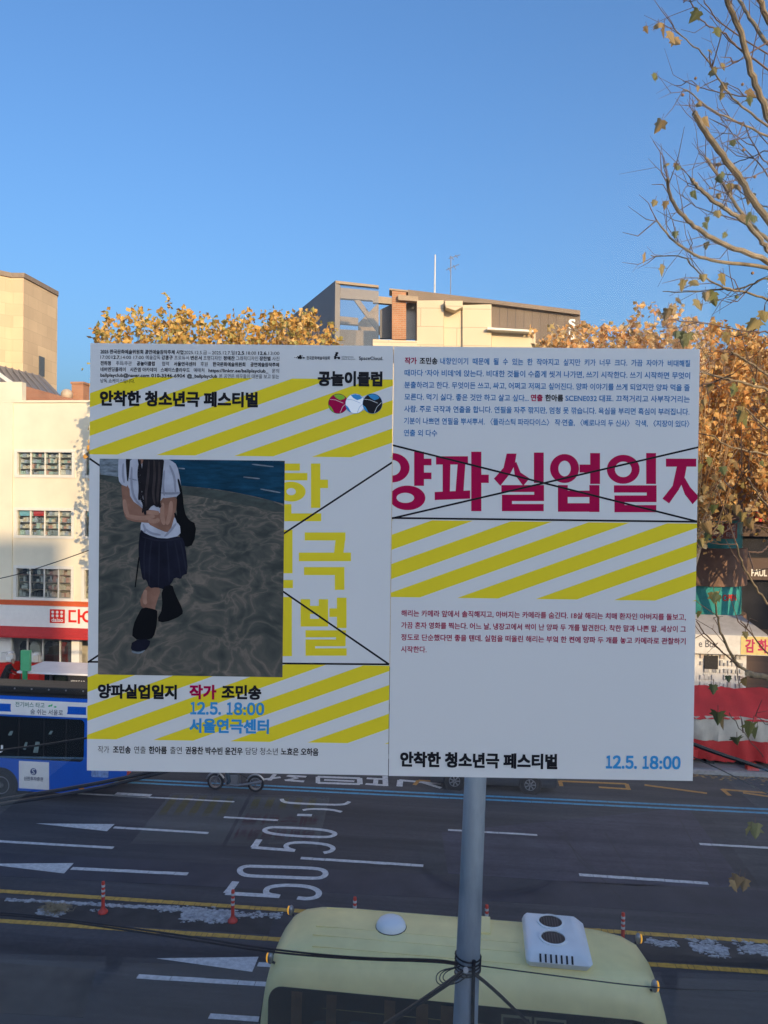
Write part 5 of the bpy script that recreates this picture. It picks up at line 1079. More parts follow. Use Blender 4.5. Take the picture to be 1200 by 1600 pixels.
class Sheet:
    """one poster: everything is given in photo pixels and laid on the sheet as thin layers of ink"""
    def __init__(s, name, label, corners):
        q = [Wp(*c) for c in corners]                 # TL TR BR BL
        s.x0, s.x1 = (q[0][0]+q[3][0])/2, (q[1][0]+q[2][0])/2; s.z1, s.z0 = (q[0][1]+q[1][1])/2, (q[2][1]+q[3][1])/2
        print(name, 'width', s.x1-s.x0, 'height', s.z1-s.z0, q)
        o = bpy.data.objects.new(name, None); C.objects.link(o); o.empty_display_size = .05
        cx = (s.x0+s.x1)/2; o.location = Vector((0, YG, s.z0))+GEX*cx; o.rotation_euler = (0, 0, GRZ); setp(o, label, 'poster')
        s.rt = Root(o, (cx, 0, s.z0)); s.mbs = {}
        MB().sheet([(s.x0, 0, s.z0), (s.x1, 0, s.z0), (s.x1, 0, s.z1), (s.x0, 0, s.z1)]).build('paper_sheet', M_paper, s.rt)
    def px(s, u, v, k): x, z = Wp(u, v); return Vector((x, -k*LY, z))
    def mb(s, name, m): return s.mbs.setdefault((name, m.name), (MB(), m))[0]
    def poly(s, name, m, pts, k, clip=True, raw=False):
        p = pts if raw else [Wp(*q) for q in pts]
        if clip: p = clip_poly(p, s.x0, s.x1, s.z0, s.z1)
        if len(p) >= 3: s.mb(name, m).sheet([(x, -k*LY, z) for x, z in p])
    def line(s, name, m, a, b, wpx, k):
        (x0, z0), (x1, z1) = Wp(*a), Wp(*b); d = Vector((x1-x0, z1-z0)).normalized(); n = Vector((-d.y, d.x))*wpx*.00044
        s.poly(name, m, [(x0+n.x, z0+n.y), (x1+n.x, z1+n.y), (x1-n.x, z1-n.y), (x0-n.x, z0-n.y)], k, True, True)
    def ring(s, name, m, c, ro, ri, k, cin=None, n=40):
        """an ellipse with a hole, as quads, cut off at the sheet's edges"""
        (cx, cz) = Wp(*c); sc_ = .000882
        ci = Wp(*cin) if cin else (cx, cz)
        for i in range(n):
            a, b = 6.28319*i/n, 6.28319*(i+1)/n
            f = lambda t, r, o: (o[0]+math.cos(t)*r[0]*sc_, o[1]+math.sin(t)*r[1]*sc_)
            s.poly(name, m, [f(a, ro, (cx, cz)), f(b, ro, (cx, cz)), f(b, ri, ci), f(a, ri, ci)], k, True, True)
    def text(s, name, m, body, u0, u1, vb, em, wt=0.0, k=6):
        x0, z = Wp(u0, vb); x1 = Wp(u1, vb)[0]; mb = MB()
        lettering(mb, body, wt, lambda x, y, q: Vector((x, -(k+q)*LY, y)), x0, x1, z, em*.000882, .12)
        t = s.mb(name, m); t.add(mb.v, mb.f)
    def stripes(s, name, m, band, starts, wpx, slope, k, per=None):
        """diagonal stripes in a band (v top, v bottom at the sheet's left edge): starts = u where each stripe meets the bottom edge"""
        (ul, vt), (_, vb) = band; zt, zb = Wp(ul, vt)[1], Wp(ul, vb)[1]; h = zt-zb
        for u in starts:
            xa = Wp(u, vb)[0]; xb = xa+wpx*.000882; dx = h/slope
            s.poly(name, m, [(xa, zb), (xb, zb), (xb+dx, zt), (xa+dx, zt)], k, True, True)
    def flush(s):
        for (name, _), (mb, m) in s.mbs.items(): mb.build(name, m, s.rt)
        s.mbs = {}
    done = flush
def clip_poly(p, x0, x1, z0, z1):
    for ax, lim, sg_ in ((0, x0, 1), (0, x1, -1), (1, z0, 1), (1, z1, -1)):
        out = []
        for a, b in zip(p, p[1:]+p[:1]):
            ia, ib = (a[ax]-lim)*sg_ >= 0, (b[ax]-lim)*sg_ >= 0
            if ia: out.append(a)
            if ia != ib:
                f = (lim-a[ax])/(b[ax]-a[ax]); out.append((a[0]+(b[0]-a[0])*f, a[1]+(b[1]-a[1])*f))
        p = out
        if not p: return []
    return p

def date_text(sh, name, m, u0, u1, vb, em):
    for ch, a, b in (('１', .01, .085), ('２', .10, .205), ('.', .222, .25), ('５', .27, .372), ('.', .388, .416), ('１', .50, .575), ('８', .597, .705), (':', .725, .753), ('０', .775, .88), ('０', .895, 1.0)):
        uu = u0+(u1-u0)*a; sh.text(name, m, ch, uu, u0+(u1-u0)*b, vb+(uu-u0)*.0115, em, .034)
PL = Sheet('poster', 'white poster with yellow stripes and a beach photograph of a person with folded arms', [(141, 535), (613, 541.5), (608, 1212), (136, 1203.5)])
PL.stripes('stripe_band', M_py, ((141, 588.3), (141, 709.8)), [-119.8, 1.6, 123, 244.5, 366, 487.3, 582.5+26], 61, .364, 1)
PL.flush()
PL.stripes('stripe_band', M_py, ((137, 1033.2), (137, 1154.5)), [-242, -121.5, -1, 119.2, 239.5, 360, 480.5, 578+23], 62.8, .372, 1)
o5, k5 = (430, 690), 4.326
def g5(pts): return [(430+x/4.326, 690+y/4.326) for x, y in pts]
def rc(x0, y0, x1, y1): return g5([(x0, y0), (x1, y0), (x1, y1), (x0, y1)])
for r_4 in ((60, 148, 167, 197), (50, 212, 218, 262), (242, 148, 305, 448), (305, 257, 357, 314), (62, 423, 110, 486), (62, 485, 311, 538), (50, 597, 117, 890), (50, 935, 120, 990),
            (200, 614, 475, 668), (160, 750, 512, 808), (195, 848, 468, 902), (403, 901, 468, 1002), (40, 1050, 113, 1450), (172, 1065, 236, 1250), (295, 1065, 358, 1250), (235, 1110, 296, 1165), (235, 1198, 296, 1250),
            (366, 1127, 418, 1185), (417, 1055, 482, 1260), (205, 1275, 478, 1323), (411, 1322, 476, 1341), (205, 1337, 476, 1383), (205, 1382, 270, 1399), (205, 1397, 483, 1447)):
    PL.poly('big_yellow_letters', M_py, rc(*r_4), 1)
PL.poly('big_yellow_letters', M_py, g5([(408, 667), (472, 667), (462, 751), (398, 751)]), 1.3)
PL.ring('big_yellow_letters', M_py, g5([(108, 338)])[0], (22.6, 15.6), (7.4, 5.6), 1.3)
for a, b in (((140, 716.5), (608, 1038)), ((613.5, 722), (137, 1035)), ((137, 1034), (608, 1038))): PL.line('thin_black_lines', M_pk, a, b, 2.9, 2.5)
for seg in ((1, '2025 한국문화예술위원회 공연예술창작주체 사업', 102, 587, .02), (1, '2025.12.5.금 – 2025.12.7.일', 592, 888, 0), (1, '12.5', 895, 943, .022), (1, '.18:00', 946, 1013, 0), (1, '12.6.', 1026, 1080, .022), (1, '13:00', 1086, 1150, 0),
            (2, '17:00', 102, 160, 0), (2, '12.7.', 168, 218, .022), (2, '14:00 17:00', 222, 355, 0), (2, '예술감독', 367, 452, 0), (2, '강훈구', 460, 525, .02), (2, '프로듀서', 535, 620, 0), (2, '변은서', 630, 695, .02), (2, '조명디자인', 705, 810, 0), (2, '정예찬', 822, 888, .02), (2, '그래픽디자인', 895, 1025, 0), (2, '장한별', 1033, 1098, .02), (2, '사진', 1107, 1150, 0),
            (3, '전하정', 102, 163, .02), (3, '주최/주관', 193, 285, 0), (3, '공놀이클럽', 315, 420, .02), (3, '협력', 462, 503, 0), (3, '서울연극센터', 532, 660, .02), (3, '후원', 688, 730, 0), (3, '한국문화예술위원회', 760, 950, .02), (3, '공연예술창작주체', 980, 1148, .02),
            (4, '네버엔딩플레이', 102, 250, .014), (4, '시즌엠 아카데미', 275, 432, .014), (4, '스페이스클라우드', 455, 625, .014), (4, '예매처', 648, 710, 0), (4, 'https://linktr.ee/ballplayclub_', 735, 1085, .02), (4, '문의', 1107, 1148, 0),
            (5, 'ballplayclub@naver.com', 102, 387, .022), (5, '010-3346-6904', 400, 597, .022), (5, '@_ballplayclub', 610, 785, .022), (5, '본 공연은 배우들이 대본을 보고 읽는', 797, 1148, 0), (6, '낭독 쇼케이스입니다.', 102, 302, 0)):
    ln, tx, xa, xb, wt = seg; ua, ub = 130+xa/3.75, 130+xb/3.75
    vb = 530+(85, 117, 153, 189, 222, 256)[ln-1]/3.75+(ua-157)*.0098-.6
    PL.text('small_print', M_pk, tx, ua, ub, vb, 7.3, wt)
PL.text('headline_lettering', M_pk, '안착한 청소년극 페스티벌', 157, 402.5, 631.4, 24.5, .042)
PL.text('logo_lettering', M_pk, '한국문화예술위원회', 479, 515.5, 561.6, 6, .014); PL.text('logo_lettering', M_pk, 'SpaceCloud.', 560.8, 598.7, 562.4, 7.6, .01)
PL.text('logo_lettering', M_pk, '공연예술창작주체', 533.7, 552, 559, 2.9, 0); PL.text('logo_lettering', M_pk, 'ARKO Partners', 533.7, 555, 562.2, 3, 0)
for x, y, r_5 in ((184, 172, 4), (198, 174, 5), (212, 166, 7), (222, 174, 12), (236, 160, 12), (240, 176, 11), (254, 158, 5), (252, 174, 5), (266, 175, 8), (276, 176, 5)):
    PL.ring('logo_marks', M_pk, (430+x/6, 530+y/6), (r_5/6, r_5/6), (.01, .01), 6, n=10)
for b_ in ((566, 122, 592, 140), (560, 140, 585, 160), (552, 158, 572, 188), (572, 168, 590, 178), (588, 166, 608, 188)):
    PL.poly('logo_marks', M_pk, [(430+b_[i]/6, 530+b_[j]/6) for i, j in ((0, 1), (2, 1), (2, 3), (0, 3))], 6)
PL.text('club_name', M_pk, '공놀이클럽', 497.2, 596.7, 600.4, 24, .042)
M_pg = mat('print_green', (.20, .40, .04), .5, .02); M_pw2 = mat('print_white', (.82, .84, .86), .5, .01)
for ux, base, top_, edge in ((528.4, M_pm, M_pg, M_pk), (555.1, M_pw2, M_pb, M_pb2), (582.1, M_pk, M_pb, M_pb2)):
    k0 = 5 if ux < 540 else 7.5 if ux < 570 else 10
    PL.ring('ball_emblem', edge, (ux, 630.8), (15.5, 15.6), (.01, .01), k0); PL.ring('ball_emblem', base, (ux, 630.8), (15, 15.1), (.01, .01), k0+.5)
    PL.poly('ball_emblem', top_, [(ux-7, 617.6), (ux, 615.9), (ux+7, 617.6), (ux+11, 621.5), (ux+9, 623.5), (ux+3, 625.5), (ux-3, 622)], k0+1)
    PL.poly('ball_emblem', top_, [(ux-14.8, 633), (ux-11, 636), (ux-6, 645), (ux-11, 641.5), (ux-14, 637)], k0+1)
    for a, b in (((ux-13, 624), (ux-4, 625)), ((ux-4, 625), (ux+8, 630)), ((ux+3, 645), (ux+7, 636)), ((ux+7, 636), (ux+14, 629))): PL.line('ball_emblem', edge if base is M_pw2 else M_pw2, a, b, .45, k0+1.5)
PL.text('title_lettering', M_pk, '양파실업일지', 153.7, 275.8, 1088.2, 23.5, .04); PL.text('writer_word', M_pm, '작가', 296.6, 337.6, 1089.5, 23.5, .04); PL.text('writer_name', M_pk, '조민송', 347, 407.7, 1089.8, 23.5, .04)
date_text(PL, 'date_lettering', M_pb, 296.8, 412.6, 1115.2, 24.5); PL.text('venue_lettering', M_pb, '서울연극센터', 296.6, 419.8, 1142, 23.5, .038)
for tx, xa, xb, wt in (('작가', 57, 100, 0), ('조민송', 115, 182, .024), ('연출', 195, 240, 0), ('한아름', 252, 320, .024), ('출연', 333, 378, 0), ('권용찬 박수빈 윤건우', 392, 610, .024), ('담당 청소년', 622, 745, 0), ('노효은 오하음', 757, 900, .024)):
    ua = 130+xa/2.449; PL.text('credit_lettering', M_pk, tx, ua, 130+xb/2.449, 1175.3+(ua-153)*.0115, 12.6, wt)
# the printed beach photograph
ph = [Wp(*q) for q in ((156.3, 716.6), (445.5, 720.2), (440.9, 1057.3), (152.8, 1054.6))]
phx0, phx1, phz1, phz0 = (ph[0][0]+ph[3][0])/2, (ph[1][0]+ph[2][0])/2, (ph[0][1]+ph[1][1])/2, (ph[2][1]+ph[3][1])/2
def sandmat():
    """rippled sand of the printed photograph: pale wandering lines over mottled grey-brown, coarser towards the lower edge"""
    m = mat('printed_sand', (.08, .085, .075), .4); n, l = m.node_tree.nodes, m.node_tree.links; b = n['Principled BSDF']
    tc = n.new('ShaderNodeTexCoord'); sx = n.new('ShaderNodeSeparateXYZ'); l.new(tc.outputs['Object'], sx.inputs[0])
    dv = n.new('ShaderNodeMath'); dv.operation = 'DIVIDE'; dv.inputs[0].default_value = 1.0                       # perspective of the beach
    de = n.new('ShaderNodeMath'); de.operation = 'SUBTRACT'; de.inputs[0].default_value = .62; l.new(sx.outputs[2], de.inputs[1]); l.new(de.outputs[0], dv.inputs[1])
    px_ = n.new('ShaderNodeMath'); px_.operation = 'MULTIPLY'; l.new(sx.outputs[0], px_.inputs[0]); l.new(dv.outputs[0], px_.inputs[1])
    pz_ = n.new('ShaderNodeMath'); pz_.operation = 'MULTIPLY'; l.new(dv.outputs[0], pz_.inputs[0]); pz_.inputs[1].default_value = .55
    cx = n.new('ShaderNodeCombineXYZ'); l.new(px_.outputs[0], cx.inputs[0]); l.new(pz_.outputs[0], cx.inputs[1])
    nz = n.new('ShaderNodeTexNoise'); nz.inputs['Scale'].default_value = 9; nz.inputs['Detail'].default_value = 5; nz.inputs['Distortion'].default_value = .9; l.new(cx.outputs[0], nz.inputs['Vector'])
    ab = n.new('ShaderNodeMath'); ab.operation = 'SUBTRACT'; l.new(nz.outputs['Fac'], ab.inputs[0]); ab.inputs[1].default_value = .5
    a2 = n.new('ShaderNodeMath'); a2.operation = 'ABSOLUTE'; l.new(ab.outputs[0], a2.inputs[0])
    n2 = n.new('ShaderNodeTexNoise'); n2.inputs['Scale'].default_value = 11; n2.inputs['Detail'].default_value = 9; l.new(tc.outputs['Object'], n2.inputs['Vector'])
    ad = n.new('ShaderNodeMath'); ad.operation = 'MULTIPLY_ADD'; l.new(n2.outputs['Fac'], ad.inputs[0]); ad.inputs[1].default_value = .22; l.new(a2.outputs[0], ad.inputs[2])
    rp = n.new('ShaderNodeValToRGB'); l.new(ad.outputs[0], rp.inputs[0]); e = rp.color_ramp.elements
    e[0].position = .06; e[0].color = (.21, .165, .135, 1); e[1].position = .30; e[1].color = (.036, .042, .040, 1)
    for p_, c_ in ((.10, (.135, .115, .096)), (.145, (.080, .078, .068)), (.21, (.056, .060, .055))):
        q = e.new(p_); q.color = (*c_, 1)
    l.new(rp.outputs[0], b.inputs['Base Color']); return m
pp = MB().box(phx0, phx1, -3.6*LY, -3*LY, phz0, phz1).build('photo_print', sandmat(), PL.rt)
def q6(pts): return [(140+x/3.75, 700+y/3.75) for x, y in pts]
def print_poly(name, m, pts, k, it=1):
    p = [Wp(*q) for q in q6(pts)]
    for _ in range(it): p = [c for a, b in zip(p, p[1:]+p[:1]) for c in ((a[0]*.75+b[0]*.25, a[1]*.75+b[1]*.25), (a[0]*.25+b[0]*.75, a[1]*.25+b[1]*.75))]
    p = clip_poly(p, phx0, phx1, phz0, phz1); MB().sheet([(x, -(4+k)*LY, z) for x, z in p]).build(name, m, pp)
M_sea = mat('printed_sea', (.005, .036, .070), .4, .5, 30, stretch=(1, 1, 5)); M_foam = mat('printed_foam', (.13, .16, .19), .4, .6, 60, stretch=(1, 1, 3)); M_pwet = mat('printed_wet_sand', (.045, .055, .052), .4, .35, 40, stretch=(1, 1, 3))
M_psh = mat('printed_shirt', (.33, .35, .42), .4, .2, 30); M_psk = mat('printed_skin', (.19, .10, .072), .4, .3, 30); M_phr = mat('printed_hair', (.012, .011, .014), .4, .3, 40); M_pdk = mat('printed_navy', (.008, .009, .018), .4, .4, 30); M_pbl = mat('printed_black', (.004, .0045, .006), .4, .2)
print_poly('printed_shore', M_pwet, [(60, 150), (300, 195), (545, 225), (820, 255), (1150, 330), (1150, 390), (900, 330), (620, 280), (300, 235), (50, 185)], 0)
print_poly('printed_sea', M_sea, [(20, 20), (1200, 20), (1200, 345), (1000, 290), (820, 253), (680, 233), (545, 223), (300, 190), (20, 140)], 1)
print_poly('printed_foam', M_foam, [(40, 40), (200, 40), (200, 155), (150, 160), (40, 145)], 2)
print_poly('printed_shirt', M_psh, [(230, 40), (430, 40), (425, 330), (530, 440), (535, 518), (430, 536), (300, 494), (300, 440), (335, 380), (240, 310), (212, 225)], 3)
print_poly('printed_bag', M_pbl, [(505, 270), (545, 270), (556, 370), (578, 420), (628, 445), (612, 565), (562, 584), (530, 540), (515, 430)], 3)
print_poly('printed_skirt', M_pdk, [(298, 470), (330, 505), (430, 535), (540, 512), (562, 570), (580, 735), (545, 745), (538, 770), (500, 755), (480, 795), (440, 830), (395, 815), (350, 822), (335, 770), (312, 775), (302, 720), (285, 600)], 4)
print_poly('printed_leg', M_psk, [(345, 795), (425, 815), (388, 920), (385, 955), (305, 940), (295, 880)], 3.5)
print_poly('printed_legwarmer', M_pbl, [(420, 820), (485, 795), (500, 850), (548, 945), (545, 980), (440, 1024), (392, 1012), (430, 940)], 4)
print_poly('printed_legwarmer', M_pbl, [(312, 930), (388, 945), (402, 960), (388, 1085), (358, 1125), (250, 1120), (256, 1040), (288, 970)], 4.5)
print_poly('printed_shoe', M_pdk, [(252, 1125), (360, 1118), (350, 1165), (305, 1203), (240, 1188)], 5); print_poly('printed_shoe_sole', M_foam, [(242, 1182), (290, 1196), (335, 1178), (302, 1206), (255, 1202)], 5.5)
print_poly('printed_arm', M_psk, [(185, 200), (234, 220), (240, 300), (320, 358), (418, 370), (412, 425), (375, 442), (228, 428), (202, 390), (194, 300)], 5)
print_poly('printed_arm', M_psk, [(414, 285), (515, 278), (508, 370), (472, 496), (430, 488), (330, 438), (385, 422), (418, 398)], 6)
print_poly('printed_sleeve', M_psh, [(172, 40), (238, 40), (234, 232), (176, 210), (168, 150)], 6.5); print_poly('printed_sleeve', M_psh, [(426, 50), (480, 74), (515, 100), (532, 180), (545, 280), (412, 298), (405, 250), (428, 180)], 7)
print_poly('printed_hair', M_phr, [(315, 40), (442, 40), (428, 180), (416, 335), (398, 350), (372, 330), (330, 385), (314, 360), (320, 290), (296, 210), (310, 120)], 8); print_poly('printed_hair', M_phr, [(212, 40), (242, 40), (230, 200), (220, 190)], 8)
print_poly('printed_hair', M_phr, [(278, 40), (300, 60), (318, 180), (300, 310), (290, 300), (305, 180)], 8.5); print_poly('printed_neck', M_psk, [(288, 40), (322, 40), (312, 95), (298, 90)], 9); print_poly('printed_cord', M_pbl, [(296, 640), (272, 815), (266, 815), (288, 640)], 9, 0)
M_psk2 = mat('printed_skin_light', (.27, .155, .115), .4, .2, 40); M_pfold = mat('printed_fold', (.20, .215, .27), .4, .2, 30); M_ppleat = mat('printed_pleat', (.014, .015, .026), .4, .2, 30); M_phl = mat('printed_hair_sheen', (.035, .028, .03), .4, .3, 60)
def print_lines(name, m, lines, wd, k):
    mb = MB()
    for pts in lines:
        q = [Vector((*Wp(*c), 0)) for c in q6(pts)]; q = smooth_path(q, 2)
        for i in range(len(q)-1):
            d = (q[i+1]-q[i]).normalized(); nn = Vector((-d.y, d.x, 0)); w0, w1 = [wd*.000235*(1-abs(2*t/(len(q)-1)-1)**3*.8) for t in (i, i+1)]
            c = clip_poly([tuple(p_[:2]) for p_ in (q[i]+nn*w0, q[i+1]+nn*w1, q[i+1]-nn*w1, q[i]-nn*w0)], phx0, phx1, phz0, phz1)
            if len(c) > 2: mb.sheet([(x, -(4+k)*LY, z) for x, z in c])
    mb.build(name, m, pp)
print_lines('printed_shirt_fold', M_pfold, [[(250, 110), (245, 200), (262, 300), (330, 365)], [(325, 470), (360, 500), (420, 510)], [(440, 520), (480, 480), (510, 440)], [(470, 100), (500, 170), (505, 260)], [(440, 130), (430, 220), (440, 280)], [(200, 90), (196, 150), (205, 205)], [(315, 445), (330, 480), (320, 495)], [(420, 262), (470, 268), (535, 262)]], 7, 8)
print_lines('printed_skin_light', M_psk2, [[(215, 395), (300, 415), (385, 400)], [(430, 320), (425, 400), (440, 450)], [(205, 300), (212, 360), (228, 395)], [(480, 310), (474, 390), (455, 450)], [(330, 830), (322, 880), (330, 915)], [(345, 425), (390, 432), (410, 415)], [(330, 375), (380, 380), (410, 380)]], 13, 8)
print_lines('printed_skirt_pleat', M_ppleat, [[(330, 530), (318, 640), (325, 765)], [(365, 545), (352, 660), (352, 810)], [(410, 550), (408, 680), (405, 815)], [(455, 550), (465, 680), (468, 790)], [(500, 545), (520, 640), (535, 755)], [(535, 545), (555, 640), (570, 730)], [(310, 520), (420, 548), (535, 530)]], 5, 7)
print_lines('printed_hair_sheen', M_phl, [[(350, 75), (345, 180), (330, 270), (335, 360)], [(380, 70), (385, 170), (372, 260), (385, 330)], [(410, 80), (412, 180), (400, 270), (402, 330)]], 8, 11)
print_lines('printed_hair_strand', M_phr, [[(320, 250), (300, 290), (325, 330), (312, 380)], [(340, 330), (325, 360), (330, 392)], [(395, 320), (420, 330), (410, 350)], [(300, 70), (288, 150), (300, 230), (290, 305)]], 8, 11)
print_lines('printed_strap', M_pbl, [[(520, 180), (535, 240), (548, 330)], [(500, 380), (515, 420), (520, 440)]], 7, 8)
print_lines('printed_wave', M_foam, [[(60, 152), (180, 165), (300, 195)], [(520, 118), (560, 122)], [(950, 95), (1080, 110)], [(900, 170), (1000, 180)], [(1000, 240), (1120, 262)], [(60, 120), (160, 130)]], 4, 3)
PL.done()

PR = Sheet('poster', 'white poster with a huge magenta heading crossed by thin black lines and blue text', [(614.3, 541.5), (1093, 545), (1083, 1220.5), (608.8, 1212)])
PR.stripes('stripe_band', M_py, ((612, 812.2), (612, 932.8)), [-17, 105, 227.5, 350, 472.3, 592.5, 714.6, 837.3, 959.5, 1057.5+24], 63.5, .372, 1)
g8 = lambda pts: [(600+x/2.4, 680+y/2.4) for x, y in pts]
def mg8(*r): PR.poly('heading_letters', M_pm, g8([(r[0], r[1]), (r[2], r[1]), (r[2], r[3]), (r[0], r[3])]), 1+R.random()*.4)
def mp8(pts): PR.poly('heading_letters', M_pm, g8(pts), 1.5+R.random()*.4)
def mr8(c, ro, ri, ci=None): PR.ring('heading_letters', M_pm, g8([c])[0], (ro[0]/2.4, ro[1]/2.4), (ri[0]/2.4, ri[1]/2.4), 2, g8([ci])[0] if ci else None)
mr8((31, 122), (65, 55), (31, 29)); mg8(113, 62, 150, 190); mg8(149, 88, 178, 113); mg8(149, 140, 178, 165); mr8((88, 235), (67, 46), (33, 19), (80, 235))
mg8(195, 79, 315, 110); mp8([(220, 109), (249, 109), (247, 214), (220, 214)]); mp8([(276, 109), (305, 109), (298, 214), (268, 214)]); mp8([(190, 213), (323, 207), (323, 238), (190, 243)]); mg8(327, 62, 365, 285); mg8(364, 148, 393, 179)
mp8([(460, 69), (497, 69), (490, 112), (476, 140), (436, 190), (412, 163), (448, 122)]); mp8([(484, 108), (496, 100), (512, 140), (546, 162), (522, 190), (490, 148)]); mg8(562, 65, 599, 179)
mg8(440, 187, 600, 213); mg8(563, 212, 600, 224); mg8(442, 223, 600, 247); mg8(442, 246, 480, 259); mg8(442, 258, 599, 285)
mr8((677, 125), (54, 54), (23, 29)); mg8(733, 110, 775, 140); mg8(773, 67, 810, 183); mg8(652, 187, 689, 287); mg8(770, 187, 808, 288); mg8(688, 208, 771, 232); mg8(688, 255, 771, 287)
mr8((897, 128), (61, 54), (31, 29)); mg8(983, 67, 1020, 183); mg8(862, 188, 1022, 215); mg8(985, 214, 1022, 227); mg8(864, 226, 1022, 251); mg8(864, 250, 902, 263); mg8(864, 262, 1021, 289)
mg8(1057, 88, 1171, 118); mp8([(1098, 117), (1135, 117), (1126, 165), (1105, 205), (1069, 256), (1044, 238), (1082, 190)]); mp8([(1112, 178), (1128, 160), (1148, 195), (1182, 232), (1157, 259), (1128, 222)])
for a, b in (((613, 695.5), (1090, 815)), ((1092.5, 698.5), (612, 810)), ((612, 809.3), (1091, 815.3))): PR.line('thin_black_lines', M_pk, a, b, 2.9, 3.5)
vb = [568.6, 587.4, 606.2, 624.9, 643.7, 662.4, 681.2]
def rt_(ln, m, tx, ua, ub, wt=.012): PR.text('body_text' if m is M_pb2 else 'accent_text', m, tx, ua, ub, vb[ln]+(ua-632)*.0075-.6, 11.3, wt)
rt_(0, M_pm, '작가', 632.5, 650.9, .024); rt_(0, M_pk, '조민송', 655.7, 683.4, .024)
rt_(0, M_pb2, '내향인이기  때문에  될  수  있는  한  작아지고  싶지만  키가  너무  크다.  가끔  자아가  비대해질', 688, 1078)
rt_(1, M_pb2, '때마다 ‘자아 비데’에 앉는다. 비대한 것들이 수줍게 씻겨 나가면, 쓰기 시작한다. 쓰기 시작하면 무엇이', 632, 1078)
rt_(2, M_pb2, '분출하려고 한다. 무엇이든 쓰고, 싸고, 어쩌고 저쩌고 싶어진다. 양파 이야기를 쓰게 되었지만 양파 먹을 줄', 632, 1077.5)
rt_(3, M_pb2, '모른다. 먹기 싫다. 좋은 것만 하고 살고 싶다...', 632, 826); rt_(3, M_pm, '연출', 829.3, 847.7, .024); rt_(3, M_pk, '한아름', 852, 879.7, .024); rt_(3, M_pb2, 'SCENE032 대표. 끄적거리고 사부작거리는', 883.3, 1077.5)
rt_(4, M_pb2, '사람. 주로 극작과 연출을 합니다. 연필을 자주 깎지만, 엄청 못 깎습니다. 욕심을 부리면 흑심이 부러집니다.', 631.5, 1077)
rt_(5, M_pb2, '기분이 나쁘면 연필을 뿌셔뿌셔. 〈플라스틱 파라다이스〉 작·연출, 〈베로나의 두 신사〉 각색, 〈지장이 있다〉', 631, 1077)
rt_(6, M_pb2, '연출 외 다수', 631, 683)
for i, (tx, ub) in enumerate((('해리는 카메라 앞에서 솔직해지고, 아버지는 카메라를 숨긴다. 18살 해리는 치매 환자인 아버지를 돌보고,', 1071.5), ('가끔 혼자 영화를 찍는다. 어느 날, 냉장고에서 싹이 난 양파 두 개를 발견한다. 착한 말과 나쁜 말. 세상이 그', 1071.5), ('정도로 단순했다면 좋을 텐데. 실험을 떠올린 해리는 부엌 한 켠에 양파 두 개를 놓고 카메라로 관찰하기', 1071), ('시작한다.', 666.5))):
    PR.text('story_text', M_pm, tx, 627-.2*i, ub, 962+18.75*i, 11, .013)
PR.text('festival_name', M_pk, '안착한 청소년극 페스티벌', 625.8, 870, 1195, 24.5, .042); date_text(PR, 'date_lettering', M_pb, 945.8, 1062.5, 1199.6, 25.5)
PR.done()

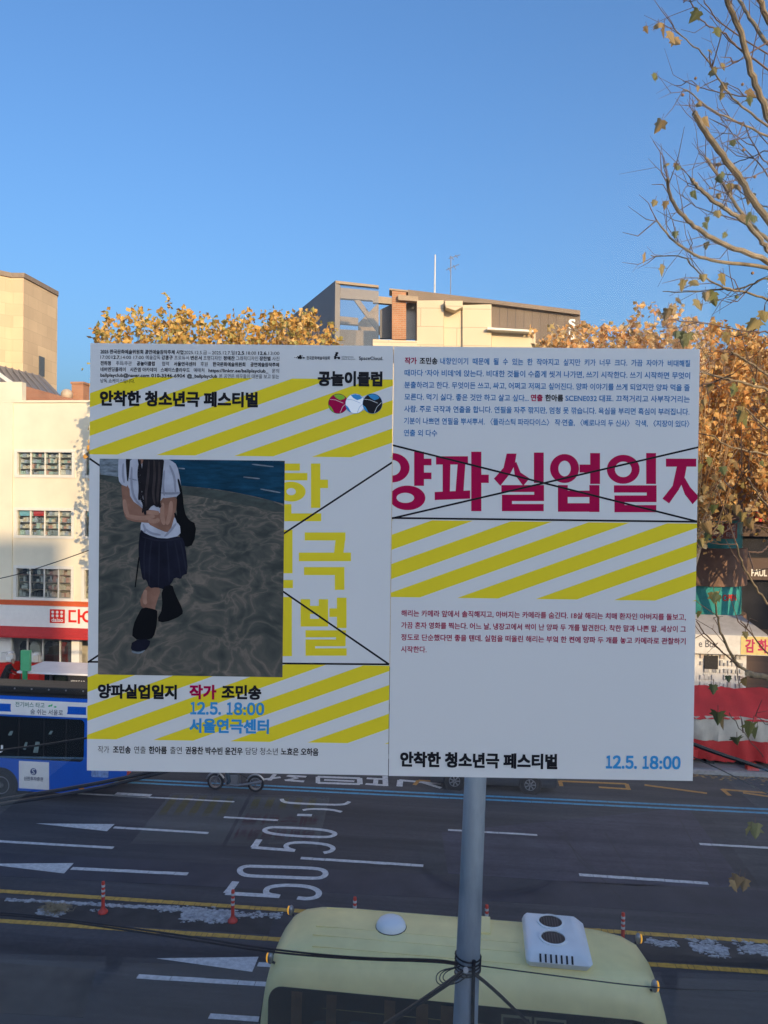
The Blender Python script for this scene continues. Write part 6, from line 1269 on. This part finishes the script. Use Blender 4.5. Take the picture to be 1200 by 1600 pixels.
# the glass screen itself, with its frame outside the picture
gl = thing('glass_screen', 'large clear window pane carrying the two posters', 'window', (0, YG, 8.66), False, rot=GRZ)
gl.org = Vector((0, 0, 8.66))
MB().box(-2.6, 2.6, .0012, .0112, 8.76, 12.9).build('pane', glassmat('window_glass', .0025), gl)
fm = MB().box(-2.66, 2.66, -.03, .05, 8.662, 8.758).box(-2.66, 2.66, -.03, .05, 12.902, 13.0)
fm.box(-2.66, -2.602, -.03, .05, 8.759, 12.901).box(2.602, 2.66, -.03, .05, 8.759, 12.901); fm.build('frame', mat('frame_grey', (.22, .22, .23), .4, .05, metal=.4), gl)
gd = thing('added_reflector_pane', 'low clear pane added under the posters to mirror the table over the road', 'reflecting pane', (0, YG+.05, 8.66), False, rot=GRZ)
gd.org = Vector((0, .05, 8.66))
MB().box(-2.58, 2.58, .055, .063, 8.70, 9.822).build('pane', glassmat('reflector_glass', .046), gd)  # added pane; lays reflections and haze over the road below the posters
MB().box(-2.58, 2.58, .051, .067, 8.662, 8.699).build('rail', MATS['frame_grey'], gd)
# what the glass faintly mirrors: a table with leaflets and a round tray below the pane
tb = thing('display_table', 'dark table under the pane whose striped sheets show faintly mirrored over the road', 'table', (-.1, .4, 8.66), False)
MB().box(-.95, .95, -.30, .90, 9.40, 9.43).build('table_top', mat('table_violet', (.11, .10, .15), .5), tb)
for x in (-.91, .91):
    for y in (-.26, .86): MB().box(x-.02, x+.02, y-.02, y+.02, 8.661, 9.399).build('leg', M_darkp, tb)
for x0, seed in ((-.575, 0), (-.36, 1)):
    lfp = thing('leaflet', ('striped yellow programme sheet on the table under the pane', 'programme sheet with magenta words on the table under the pane')[seed], 'leaflet', (x0+.1, .38, 9.431), False)
    MB().box(x0, x0+.205, .235, .515, 9.4305, 9.432).build('paper_sheet', M_paper, lfp)
    ls = MB()
    for k in range(5): ls.prism([(x0+.01+k*.036+(.085 if seed else .09)*0, .25, 9.4321), (x0+.028+k*.036, .25, 9.4321), (x0+.028+k*.036, .36-.05*seed, 9.4321), (x0+.01+k*.036, .36-.05*seed, 9.4321)], (0, 0, .0005))
    ls.build('stripe_band', M_py, lfp)
    if seed:
        lt = MB()
        for q, w_ in enumerate(('양파실업일지', '페스티벌')): lettering(lt, w_, .03, lambda x, y, k: Vector((x0+.2-x, .50-y, 9.433+k)), .0+.01, .19, .02+q*.075, .055, .0004)
        lt.build('heading_letters', M_pm, lfp)
tr_ = thing('tray', 'round grey tray on the table under the pane', 'tray', (.22, .56, 9.431), False)
MB().lathe((.22, .56, 9.4305), (0, 0, 1), [(.135, 0), (.145, .003), (.147, .006), (.14, .008), (.0, .008)], 36).build('dish', mat('tray_grey', (.24, .24, .25), .7), tr_, smooth=True)
